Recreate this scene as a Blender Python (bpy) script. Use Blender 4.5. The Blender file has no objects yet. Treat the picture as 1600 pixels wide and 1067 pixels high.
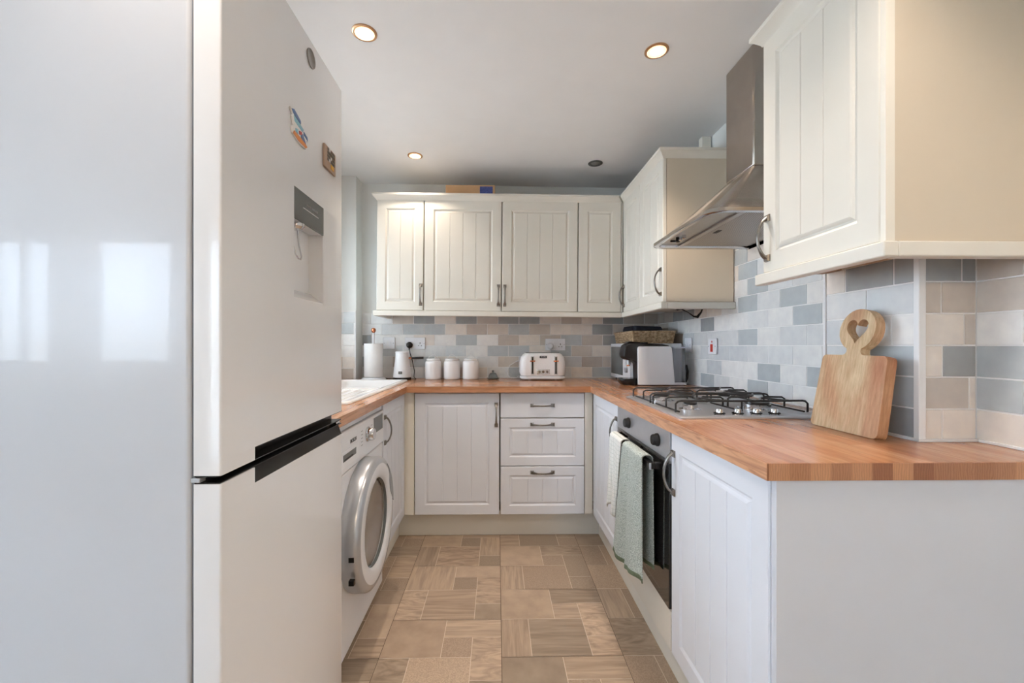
import bpy, bmesh, math, random
from mathutils import Vector, Matrix
C = bpy.context.scene.collection
PI = math.pi
random.seed(7)

# ------------------------------------------------------------------ camera, world, exposure
CZ = 1.1435
cam_d = bpy.data.cameras.new('camera'); cam = bpy.data.objects.new('camera', cam_d); C.objects.link(cam)
cam_d.sensor_width = 36; cam_d.lens = 660 / 1600 * 36; cam_d.clip_start = 0.02
cam_d.shift_x = 0.0079; cam_d.shift_y = 0.0041
cam.location = (0, 0, CZ); cam.rotation_euler = (PI/2, 0, math.radians(-0.9))
sc = bpy.context.scene; sc.camera = cam
sc.view_settings.view_transform = 'Standard'; sc.view_settings.look = 'None'
sc.view_settings.gamma = 1; sc.view_settings.use_curve_mapping = False
sc.view_settings.exposure = 0.60
world = bpy.data.worlds.new('world'); sc.world = world; world.use_nodes = True
wn = world.node_tree; bg = wn.nodes['Background']
tc = wn.nodes.new('ShaderNodeTexCoord'); sep = wn.nodes.new('ShaderNodeSeparateXYZ'); rp = wn.nodes.new('ShaderNodeValToRGB')
wn.links.new(tc.outputs['Generated'], sep.inputs[0]); wn.links.new(sep.outputs['Z'], rp.inputs[0]); wn.links.new(rp.outputs[0], bg.inputs[0])
rp.color_ramp.elements[0].position = 0.0; rp.color_ramp.elements[0].color = (0.53, 0.62, 0.70, 1)      # ground below the horizon, brightened to light the ceiling
rp.color_ramp.elements[1].position = 0.08; rp.color_ramp.elements[1].color = (0.68, 0.83, 1.0, 1)       # overcast sky
bg.inputs[1].default_value = 9.6

CEIL = 2.317
def ceil_z(x): return CEIL - 0.012 * x
def portal(name, loc, rot, sx, sy):
    l = bpy.data.lights.new(name, 'AREA'); l.shape = 'RECTANGLE'; l.size = sx; l.size_y = sy
    l.cycles.is_portal = True
    o = bpy.data.objects.new(name, l); o.location = loc; o.rotation_euler = rot; C.objects.link(o); return o
REAR = -2.6; RX0 = -5.2; XL = -1.14; XR = 1.19; YB = 3.10
# daylight openings: the window over the sink and unseen glazing behind the camera, sized for light
WIN = (1.56, 2.80, 1.06, 1.95)           # y0, y1, z0, z1 in wall_left
REARWIN = [(-4.95, -4.3, 0.95, 2.2), (-3.95, -3.15, 0.95, 2.2), (-2.25, -1.7, 0.05, 2.15)]
SIDEWIN = (-1.7, -0.2, 0.95, 2.1)        # y0, y1, z0, z1 in wall_dining_left; unseen, put in to light the right-hand doors
portal('portal_sink_window', (XL - 0.12, (WIN[0]+WIN[1])/2, (WIN[2]+WIN[3])/2), (0, -PI/2, 0), WIN[3]-WIN[2], WIN[1]-WIN[0])
for a in REARWIN:
    portal('portal_rear', ((a[0]+a[1])/2, REAR - 0.12, (a[2]+a[3])/2), (PI/2, 0, 0), a[1]-a[0], a[3]-a[2])
portal('portal_side', (RX0 - 0.12, (SIDEWIN[0]+SIDEWIN[1])/2, (SIDEWIN[2]+SIDEWIN[3])/2), (0, -PI/2, 0), SIDEWIN[3]-SIDEWIN[2], SIDEWIN[1]-SIDEWIN[0])
WARM = (1.0, 0.85, 0.71)
DOWN = [(-0.50, 1.60, True), (0.63, 1.66, True), (-0.51, 2.63, True), (0.627, 2.69, False), (-0.50, 0.55, True), (0.63, 0.6, True)]
SPOT_W = 21; PEND_W = 15

# ------------------------------------------------------------------ material helpers
def lin(c): return tuple(((v/255)/12.92 if v/255 <= 0.04045 else (((v/255)+0.055)/1.055)**2.4) for v in c)
def newmat(name):
    m = bpy.data.materials.new(name); m.use_nodes = True
    return m, m.node_tree, m.node_tree.nodes['Principled BSDF']
def mat(name, rgb, rough=0.5, metal=0.0, var=0.03, nscale=9, bump=0.0, bscale=200, coat=0.0, trans=0.0, ior=1.45, aniso=0.0):
    """procedural: base colour with a faint noise variation, optional fine bump"""
    m, nt, b = newmat(name); N = nt.nodes; L = nt.links
    c = lin(rgb)
    co = N.new('ShaderNodeTexCoord')
    nz = N.new('ShaderNodeTexNoise'); nz.inputs['Scale'].default_value = nscale; nz.inputs['Detail'].default_value = 3
    L.new(co.outputs['Object'], nz.inputs['Vector'])
    r = N.new('ShaderNodeValToRGB'); L.new(nz.outputs['Fac'], r.inputs[0])
    r.color_ramp.elements[0].position = 0.3; r.color_ramp.elements[1].position = 0.7
    r.color_ramp.elements[0].color = tuple(v*(1-var) for v in c) + (1,)
    r.color_ramp.elements[1].color = tuple(min(1, v*(1+var)) for v in c) + (1,)
    L.new(r.outputs[0], b.inputs['Base Color'])
    b.inputs['Roughness'].default_value = rough; b.inputs['Metallic'].default_value = metal
    b.inputs['Coat Weight'].default_value = coat; b.inputs['Transmission Weight'].default_value = trans; b.inputs['IOR'].default_value = ior
    if aniso: b.inputs['Anisotropic'].default_value = aniso
    if bump:
        n2 = N.new('ShaderNodeTexNoise'); n2.inputs['Scale'].default_value = bscale; L.new(co.outputs['Object'], n2.inputs['Vector'])
        bp = N.new('ShaderNodeBump'); bp.inputs['Strength'].default_value = bump; bp.inputs['Distance'].default_value = 0.002
        L.new(n2.outputs['Fac'], bp.inputs['Height']); L.new(bp.outputs[0], b.inputs['Normal'])
    return m
M = {}
M['cab'] = mat('cream cabinet foil', (222, 217, 206), 0.38, var=0.01)
M['carcs'] = mat('cream wall unit side board', (208, 195, 175), 0.5, var=0.01)
M['cabb'] = mat('white base door foil', (224, 227, 234), 0.38, var=0.01)
M['carc'] = mat('cream carcass board', (230, 225, 213), 0.45, var=0.01)
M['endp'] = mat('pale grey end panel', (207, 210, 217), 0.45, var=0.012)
M['plinth'] = mat('plinth board', (226, 223, 214), 0.4, var=0.01)
M['ceil'] = mat('ceiling paint', (238, 238, 238), 0.9, var=0.01, bump=0.1, bscale=60)
M['wall'] = mat('wall paint', (232, 233, 230), 0.85, var=0.01, bump=0.1, bscale=80)
M['grout'] = mat('white grout', (240, 239, 237), 0.8, var=0.02)
M['trim'] = mat('white trim', (236, 236, 236), 0.35, var=0.01)
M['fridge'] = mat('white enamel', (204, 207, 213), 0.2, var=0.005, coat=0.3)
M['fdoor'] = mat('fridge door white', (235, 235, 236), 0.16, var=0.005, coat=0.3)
M['gasket'] = mat('grey gasket', (120, 124, 132), 0.6)
M['black'] = mat('black plastic', (22, 23, 26), 0.25)
M['blackm'] = mat('matt black', (28, 28, 30), 0.5)
M['dgrey'] = mat('dark grey panel', (98, 102, 102), 0.2)
M['steel'] = mat('brushed steel', (178, 176, 174), 0.3, 1.0, var=0.04, nscale=40, aniso=0.6)
M['ovenst'] = mat('satin oven steel', (188, 188, 192), 0.38, 0.75, var=0.02, nscale=40)
M['hoodst'] = mat('hood brushed steel', (176, 168, 160), 0.27, 1.0, var=0.03, nscale=30, aniso=0.7)
M['chrome'] = mat('chrome', (215, 215, 218), 0.12, 1.0)
M['pewter'] = mat('pewter handle', (140, 136, 131), 0.33, 1.0, var=0.12, nscale=120)
M['copper'] = mat('copper', (214, 140, 105), 0.2, 1.0)
M['iron'] = mat('cast black enamel', (42, 42, 44), 0.38)
M['ceramic'] = mat('white ceramic', (240, 239, 238), 0.15, coat=0.4, var=0.01)
M['white'] = mat('white plastic', (236, 237, 240), 0.3, var=0.01)
M['wmwhite'] = mat('washer white', (230, 231, 234), 0.28, var=0.01)
M['silver'] = mat('silver plastic', (188, 191, 196), 0.28, 0.55)
M['glassdk'] = mat('dark oven glass', (26, 26, 28), 0.06, coat=0.5)
M['bowl'] = mat('smoky door glass', (150, 140, 132), 0.07, coat=0.6)
M['glass'] = mat('clear smoky glass', (215, 218, 225), 0.05, trans=0.9)
M['pane'] = mat('window pane', (255, 255, 255), 0.0, trans=1.0, ior=1.02, var=0)
M['bulb'] = None
M['paper'] = mat('paper towel', (240, 239, 238), 0.9, bump=0.5, bscale=140)
M['card'] = mat('cardboard', (196, 158, 118), 0.8, var=0.06)
M['blue'] = mat('blue label', (72, 86, 150), 0.6, var=0.25, nscale=120)
M['red'] = mat('red rocker', (216, 66, 50), 0.35)
M['slate'] = mat('grey glazed stoneware', (104, 108, 106), 0.25, var=0.15, nscale=40)
M['raw'] = mat('raw chipboard', (176, 146, 116), 0.8, var=0.2, nscale=150)
M['navy'] = mat('dark navy cloth', (30, 34, 46), 0.8)
M['tag'] = mat('care tag', (225, 232, 240), 0.7)
M['ink'] = mat('dark grey ink', (70, 72, 76), 0.5)
M['seam'] = mat('shadow gap sealant', (150, 146, 138), 0.8)

def textured_can():
    m, nt, b = newmat('white embossed ceramic'); N = nt.nodes; L = nt.links
    co = N.new('ShaderNodeTexCoord'); v = N.new('ShaderNodeTexVoronoi'); v.inputs['Scale'].default_value = 130
    L.new(co.outputs['Object'], v.inputs['Vector'])
    bp = N.new('ShaderNodeBump'); bp.inputs['Strength'].default_value = 0.35; bp.inputs['Distance'].default_value = 0.002
    L.new(v.outputs['Distance'], bp.inputs['Height']); L.new(bp.outputs[0], b.inputs['Normal'])
    b.inputs['Base Color'].default_value = lin((244, 243, 244)) + (1,); b.inputs['Roughness'].default_value = 0.35
    return m
M['emboss'] = textured_can()

def wood(name, axis, cols, stave=0.042, blen=0.42, rough=0.2, ends=False):
    """stave-jointed wood: planks along `axis` ('X' or 'Y'); ends=True shows end blocks instead"""
    m, nt, b = newmat(name); N = nt.nodes; L = nt.links
    co = N.new('ShaderNodeTexCoord')
    mp = N.new('ShaderNodeMapping'); L.new(co.outputs['Object'], mp.inputs['Vector'])
    if axis == 'Y': mp.inputs['Rotation'].default_value = (0, 0, PI/2)
    if axis == 'Z': mp.inputs['Rotation'].default_value = (0, PI/2, 0)
    br = N.new('ShaderNodeTexBrick'); L.new(mp.outputs[0], br.inputs['Vector'])
    br.inputs['Scale'].default_value = 1; br.inputs['Brick Width'].default_value = blen; br.inputs['Row Height'].default_value = stave
    br.inputs['Mortar Size'].default_value = 0.0004; br.inputs['Bias'].default_value = 0
    br.offset = 0.37; br.offset_frequency = 2
    br.inputs['Color1'].default_value = (0.1, 0.1, 0.1, 1); br.inputs['Color2'].default_value = (0.9, 0.9, 0.9, 1); br.inputs['Mortar'].default_value = (0.25, 0.25, 0.25, 1)
    r1 = N.new('ShaderNodeValToRGB'); L.new(br.outputs['Color'], r1.inputs[0])
    e = r1.color_ramp.elements; e[0].color = lin(cols[0]) + (1,); e[1].color = lin(cols[2]) + (1,)
    k = e.new(0.5); k.color = lin(cols[1]) + (1,)
    # grain
    mg = N.new('ShaderNodeMapping'); L.new(mp.outputs[0], mg.inputs['Vector']); mg.inputs['Scale'].default_value = (3.0, 34, 34)
    ng = N.new('ShaderNodeTexNoise'); ng.inputs['Scale'].default_value = 2.2; ng.inputs['Detail'].default_value = 6; ng.inputs['Distortion'].default_value = 1.2
    L.new(mg.outputs[0], ng.inputs['Vector'])
    rg = N.new('ShaderNodeValToRGB'); L.new(ng.outputs['Fac'], rg.inputs[0])
    rg.color_ramp.elements[0].position = 0.35; rg.color_ramp.elements[0].color = (0.72, 0.66, 0.6, 1)
    rg.color_ramp.elements[1].position = 0.62; rg.color_ramp.elements[1].color = (1.05, 1.04, 1.03, 1)
    mx = N.new('ShaderNodeMixRGB'); mx.blend_type = 'MULTIPLY'; mx.inputs[0].default_value = 0.85
    L.new(r1.outputs[0], mx.inputs[1]); L.new(rg.outputs[0], mx.inputs[2]); L.new(mx.outputs[0], b.inputs['Base Color'])
    b.inputs['Roughness'].default_value = rough
    return m
OAK = [(166, 112, 78), (188, 134, 97), (203, 153, 116)]
M['woodX'] = wood('oak staves across', 'X', OAK)
M['woodY'] = wood('oak staves along', 'Y', OAK)
def end_grain():
    m, nt, b = newmat('oak end blocks'); N = nt.nodes; L = nt.links
    co = N.new('ShaderNodeTexCoord'); sp = N.new('ShaderNodeSeparateXYZ'); L.new(co.outputs['Object'], sp.inputs[0])
    mu = N.new('ShaderNodeMath'); mu.operation = 'MULTIPLY'; mu.inputs[1].default_value = 1/0.042; L.new(sp.outputs[0], mu.inputs[0])
    fl = N.new('ShaderNodeMath'); fl.operation = 'FLOOR'; L.new(mu.outputs[0], fl.inputs[0])
    wn_ = N.new('ShaderNodeTexWhiteNoise'); wn_.noise_dimensions = '1D'; L.new(fl.outputs[0], wn_.inputs['W'])
    r = N.new('ShaderNodeValToRGB'); L.new(wn_.outputs['Value'], r.inputs[0]); e = r.color_ramp.elements
    e[0].color = lin((150, 98, 66)) + (1,); e[1].color = lin((200, 148, 108)) + (1,)
    wv = N.new('ShaderNodeTexWave'); wv.inputs['Scale'].default_value = 26; wv.inputs['Distortion'].default_value = 7; wv.inputs['Detail'].default_value = 3
    wv.inputs['Detail Scale'].default_value = 1.4; mpp = N.new('ShaderNodeMapping'); mpp.inputs['Scale'].default_value = (2.4, 1, 0.8)
    L.new(co.outputs['Object'], mpp.inputs[0]); L.new(mpp.outputs[0], wv.inputs['Vector'])
    r2 = N.new('ShaderNodeValToRGB'); L.new(wv.outputs['Fac'], r2.inputs[0]); r2.color_ramp.elements[0].color = (0.7, 0.64, 0.58, 1)
    mx = N.new('ShaderNodeMixRGB'); mx.blend_type = 'MULTIPLY'; mx.inputs[0].default_value = 0.7
    L.new(r.outputs[0], mx.inputs[1]); L.new(r2.outputs[0], mx.inputs[2]); L.new(mx.outputs[0], b.inputs['Base Color'])
    b.inputs['Roughness'].default_value = 0.35
    return m
M['endgrain'] = end_grain()
def cathedral():
    m, nt, b = newmat('oak edge with wavy grain'); N = nt.nodes; L = nt.links
    co = N.new('ShaderNodeTexCoord'); mp = N.new('ShaderNodeMapping'); L.new(co.outputs['Object'], mp.inputs[0]); mp.inputs['Scale'].default_value = (1, 1.3, 13)
    n1 = N.new('ShaderNodeTexNoise'); n1.inputs['Scale'].default_value = 3.2; n1.inputs['Detail'].default_value = 5; n1.inputs['Distortion'].default_value = 3.0
    L.new(mp.outputs[0], n1.inputs['Vector'])
    r = N.new('ShaderNodeValToRGB'); L.new(n1.outputs['Fac'], r.inputs[0]); e = r.color_ramp.elements
    e[0].position = 0.38; e[0].color = lin((180, 128, 96)) + (1,); e[1].color = lin((212, 160, 122)) + (1,); e[1].position = 0.58
    L.new(r.outputs[0], b.inputs['Base Color']); b.inputs['Roughness'].default_value = 0.3
    return m
M['edge'] = cathedral()

def board_wood():
    m, nt, b = newmat('mango wood'); N = nt.nodes; L = nt.links
    co = N.new('ShaderNodeTexCoord')
    mp = N.new('ShaderNodeMapping'); L.new(co.outputs['Object'], mp.inputs[0]); mp.inputs['Scale'].default_value = (60, 60, 7)
    n1 = N.new('ShaderNodeTexNoise'); n1.inputs['Scale'].default_value = 2.5; n1.inputs['Detail'].default_value = 8; n1.inputs['Roughness'].default_value = 0.7; L.new(mp.outputs[0], n1.inputs['Vector'])
    r1 = N.new('ShaderNodeValToRGB'); L.new(n1.outputs['Fac'], r1.inputs[0]); e = r1.color_ramp.elements
    e[0].position = 0.3; e[0].color = lin((196, 170, 132)) + (1,); e[1].position = 0.68; e[1].color = lin((240, 226, 200)) + (1,)
    sp = N.new('ShaderNodeSeparateXYZ'); L.new(co.outputs['Object'], sp.inputs[0])
    n2 = N.new('ShaderNodeTexNoise'); n2.inputs['Scale'].default_value = 7; mp2 = N.new('ShaderNodeMapping'); mp2.inputs['Scale'].default_value = (2, 2, 0.6)
    L.new(co.outputs['Object'], mp2.inputs[0]); L.new(mp2.outputs[0], n2.inputs['Vector'])
    r2 = N.new('ShaderNodeValToRGB'); L.new(n2.outputs['Fac'], r2.inputs[0]); q = r2.color_ramp.elements
    q[0].position = 0.36; q[0].color = lin((214, 170, 136)) + (1,); q[1].position = 0.55; q[1].color = lin((240, 226, 204)) + (1,)
    # reddish heart strip near one edge of the board (its own colour)
    r3 = N.new('ShaderNodeValToRGB'); L.new(sp.outputs[0], r3.inputs[0]); w = r3.color_ramp.elements
    w[0].position = 0.042; w[0].color = (1, 1, 1, 1); w[1].position = 0.075; w[1].color = lin((224, 182, 164)) + (1,)
    mx = N.new('ShaderNodeMixRGB'); mx.blend_type = 'MULTIPLY'; mx.inputs[0].default_value = 0.85
    L.new(r1.outputs[0], mx.inputs[1]); L.new(r2.outputs[0], mx.inputs[2])
    mx2 = N.new('ShaderNodeMixRGB'); mx2.blend_type = 'MULTIPLY'; mx2.inputs[0].default_value = 0.8
    L.new(mx.outputs[0], mx2.inputs[1]); L.new(r3.outputs[0], mx2.inputs[2])
    L.new(mx2.outputs[0], b.inputs['Base Color']); b.inputs['Roughness'].default_value = 0.5
    bp = N.new('ShaderNodeBump'); bp.inputs['Strength'].default_value = 0.25; bp.inputs['Distance'].default_value = 0.002
    L.new(n1.outputs['Fac'], bp.inputs['Height']); L.new(bp.outputs[0], b.inputs['Normal'])
    return m
M['mango'] = board_wood()

def attr_mat(name, rough, kind):
    m, nt, b = newmat(name); N = nt.nodes; L = nt.links
    at = N.new('ShaderNodeAttribute'); at.attribute_name = 'tint'
    co = N.new('ShaderNodeTexCoord')
    if kind == 'tile':
        nz = N.new('ShaderNodeTexNoise'); nz.inputs['Scale'].default_value = 26; nz.inputs['Detail'].default_value = 4; L.new(co.outputs['Object'], nz.inputs['Vector'])
        r = N.new('ShaderNodeValToRGB'); L.new(nz.outputs['Fac'], r.inputs[0]); r.color_ramp.elements[0].position = 0.3; r.color_ramp.elements[1].position = 0.7
        r.color_ramp.elements[0].color = (0.93, 0.93, 0.94, 1); r.color_ramp.elements[1].color = (1.03, 1.03, 1.02, 1)
        mx = N.new('ShaderNodeMixRGB'); mx.blend_type = 'MULTIPLY'; mx.inputs[0].default_value = 1
        L.new(at.outputs['Color'], mx.inputs[1]); L.new(r.outputs[0], mx.inputs[2]); L.new(mx.outputs[0], b.inputs['Base Color'])
        n2 = N.new('ShaderNodeTexNoise'); n2.inputs['Scale'].default_value = 14; n2.inputs['Detail'].default_value = 1; L.new(co.outputs['Object'], n2.inputs['Vector'])
        bp = N.new('ShaderNodeBump'); bp.inputs['Strength'].default_value = 0.35; bp.inputs['Distance'].default_value = 0.004
        L.new(n2.outputs['Fac'], bp.inputs['Height']); L.new(bp.outputs[0], b.inputs['Normal'])
    b.inputs['Roughness'].default_value = rough
    return m
M['tile'] = attr_mat('glazed brick tile', 0.16, 'tile')

def floor_mats():
    out = []
    base = [(166, 146, 127), (150, 130, 112), (176, 156, 136), (160, 138, 118)]
    for i, kind in enumerate(['speck', 'grainX', 'grainY', 'swirl', 'plain']):
        m, nt, b = newmat('stone vinyl ' + kind); N = nt.nodes; L = nt.links
        co = N.new('ShaderNodeTexCoord'); at = N.new('ShaderNodeAttribute'); at.attribute_name = 'tint'
        ad = N.new('ShaderNodeVectorMath'); ad.operation = 'ADD'; L.new(co.outputs['Object'], ad.inputs[0])
        of = N.new('ShaderNodeVectorMath'); of.operation = 'SCALE'; of.inputs['Scale'].default_value = 9.0; L.new(at.outputs['Color'], of.inputs[0]); L.new(of.outputs[0], ad.inputs[1])
        mp = N.new('ShaderNodeMapping'); L.new(ad.outputs[0], mp.inputs['Vector'])
        nz = N.new('ShaderNodeTexNoise'); L.new(mp.outputs[0], nz.inputs['Vector']); nz.inputs['Detail'].default_value = 6
        lo, hi = (0.74, 1.10)
        if kind == 'speck': nz.inputs['Scale'].default_value = 240; nz.inputs['Detail'].default_value = 3; lo, hi = 0.78, 1.12
        if kind == 'grainX': mp.inputs['Scale'].default_value = (2.2, 26, 1); nz.inputs['Scale'].default_value = 2.4; nz.inputs['Distortion'].default_value = 0.6
        if kind == 'grainY': mp.inputs['Scale'].default_value = (26, 2.2, 1); nz.inputs['Scale'].default_value = 2.4; nz.inputs['Distortion'].default_value = 0.6
        if kind == 'swirl': mp.inputs['Rotation'].default_value = (0, 0, 0.7); mp.inputs['Scale'].default_value = (3, 10, 1); nz.inputs['Scale'].default_value = 2.2; nz.inputs['Distortion'].default_value = 2.6; lo, hi = 0.72, 1.22
        if kind == 'plain': nz.inputs['Scale'].default_value = 14; lo, hi = 0.86, 1.08
        r = N.new('ShaderNodeValToRGB'); L.new(nz.outputs['Fac'], r.inputs[0]); r.color_ramp.elements[0].position = 0.34; r.color_ramp.elements[1].position = 0.66
        r.color_ramp.elements[0].color = (lo, lo*0.98, lo*0.96, 1); r.color_ramp.elements[1].color = (hi, hi, hi*0.98, 1)
        if kind in ('swirl',):
            k = r.color_ramp.elements.new(0.5); k.color = (0.98, 0.96, 0.94, 1)
        mx = N.new('ShaderNodeMixRGB'); mx.blend_type = 'MULTIPLY'; mx.inputs[0].default_value = 1
        L.new(at.outputs['Color'], mx.inputs[1]); L.new(r.outputs[0], mx.inputs[2]); L.new(mx.outputs[0], b.inputs['Base Color'])
        b.inputs['Roughness'].default_value = 0.42
        bp = N.new('ShaderNodeBump'); bp.inputs['Strength'].default_value = 0.3; bp.inputs['Distance'].default_value = 0.002
        L.new(nz.outputs['Fac'], bp.inputs['Height']); L.new(bp.outputs[0], b.inputs['Normal'])
        out.append(m)
    return out
FM = floor_mats()
M['joint'] = mat('floor joint', (214, 200, 184), 0.7)
M['jointd'] = mat('floor dark joint', (96, 80, 68), 0.7)

def terry(name, c1, c2):
    m, nt, b = newmat(name); N = nt.nodes; L = nt.links
    co = N.new('ShaderNodeTexCoord'); nz = N.new('ShaderNodeTexNoise'); nz.inputs['Scale'].default_value = 520; nz.inputs['Detail'].default_value = 2
    L.new(co.outputs['Object'], nz.inputs['Vector'])
    r = N.new('ShaderNodeValToRGB'); L.new(nz.outputs['Fac'], r.inputs[0]); r.color_ramp.elements[0].position = 0.42; r.color_ramp.elements[1].position = 0.58
    r.color_ramp.elements[0].color = lin(c1) + (1,); r.color_ramp.elements[1].color = lin(c2) + (1,)
    L.new(r.outputs[0], b.inputs['Base Color']); b.inputs['Roughness'].default_value = 0.95
    bp = N.new('ShaderNodeBump'); bp.inputs['Strength'].default_value = 0.8; bp.inputs['Distance'].default_value = 0.003
    L.new(nz.outputs['Fac'], bp.inputs['Height']); L.new(bp.outputs[0], b.inputs['Normal'])
    return m
M['terry'] = terry('sage flecked terry', (128, 140, 132), (212, 218, 212))
M['hem'] = mat('sage hem', (112, 128, 104), 0.95, var=0.15, nscale=200)
def check_cloth():
    m, nt, b = newmat('white cloth with fine check'); N = nt.nodes; L = nt.links
    co = N.new('ShaderNodeTexCoord'); sp = N.new('ShaderNodeSeparateXYZ'); L.new(co.outputs['Object'], sp.inputs[0])
    outs = []
    for ax, per in ((1, 0.017), (2, 0.017)):
        mo = N.new('ShaderNodeMath'); mo.operation = 'PINGPONG'; mo.inputs[1].default_value = per/2; L.new(sp.outputs[ax], mo.inputs[0])
        lt = N.new('ShaderNodeMath'); lt.operation = 'LESS_THAN'; lt.inputs[1].default_value = 0.001; L.new(mo.outputs[0], lt.inputs[0]); outs.append(lt)
    mxx = N.new('ShaderNodeMath'); mxx.operation = 'MAXIMUM'; L.new(outs[0].outputs[0], mxx.inputs[0]); L.new(outs[1].outputs[0], mxx.inputs[1])
    mx = N.new('ShaderNodeMixRGB'); L.new(mxx.outputs[0], mx.inputs[0]); mx.inputs[1].default_value = lin((226, 226, 222)) + (1,); mx.inputs[2].default_value = lin((196, 200, 194)) + (1,)
    L.new(mx.outputs[0], b.inputs['Base Color']); b.inputs['Roughness'].default_value = 0.95
    return m
M['check'] = check_cloth()
def wicker():
    m, nt, b = newmat('wicker'); N = nt.nodes; L = nt.links
    co = N.new('ShaderNodeTexCoord'); nz = N.new('ShaderNodeTexNoise'); nz.inputs['Scale'].default_value = 60; L.new(co.outputs['Object'], nz.inputs['Vector'])
    r = N.new('ShaderNodeValToRGB'); L.new(nz.outputs['Fac'], r.inputs[0]); r.color_ramp.elements[0].position = 0.35; r.color_ramp.elements[1].position = 0.65
    r.color_ramp.elements[0].color = lin((150, 120, 88)) + (1,); r.color_ramp.elements[1].color = lin((216, 190, 152)) + (1,)
    L.new(r.outputs[0], b.inputs['Base Color']); b.inputs['Roughness'].default_value = 0.6
    return m
M['wicker'] = wicker()
def mesh_filter():
    m, nt, b = newmat('perforated grease filter'); N = nt.nodes; L = nt.links
    co = N.new('ShaderNodeTexCoord'); ck = N.new('ShaderNodeTexVoronoi'); ck.inputs['Scale'].default_value = 170; ck.inputs['Randomness'].default_value = 0
    mp = N.new('ShaderNodeMapping'); mp.inputs['Rotation'].default_value = (0, 0, PI/4); L.new(co.outputs['Object'], mp.inputs[0]); L.new(mp.outputs[0], ck.inputs['Vector'])
    r = N.new('ShaderNodeValToRGB'); L.new(ck.outputs['Distance'], r.inputs[0]); r.color_ramp.elements[0].position = 0.3; r.color_ramp.elements[1].position = 0.4
    r.color_ramp.elements[0].color = lin((70, 66, 62)) + (1,); r.color_ramp.elements[1].color = lin((196, 190, 184)) + (1,)
    L.new(r.outputs[0], b.inputs['Base Color']); b.inputs['Metallic'].default_value = 0.7; b.inputs['Roughness'].default_value = 0.4
    return m
M['filter'] = mesh_filter()
def emis(name, col, s):
    m, nt, b = newmat(name); b.inputs['Base Color'].default_value = (1, 1, 1, 1)
    b.inputs['Emission Color'].default_value = col + (1,); b.inputs['Emission Strength'].default_value = s
    return m
M['bezel'] = mat('lamplit bezel', (196, 160, 126), 0.3, 1.0)  # warm lamplight is put into the colour of the lit bezels
M['glow'] = emis('emissive lamp glow', (1.0, 0.55, 0.22), 1.1)  # emission stands in for lamplight around the lens
M['bulb'] = emis('lit bulb', (1.0, 0.80, 0.55), 14)

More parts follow.
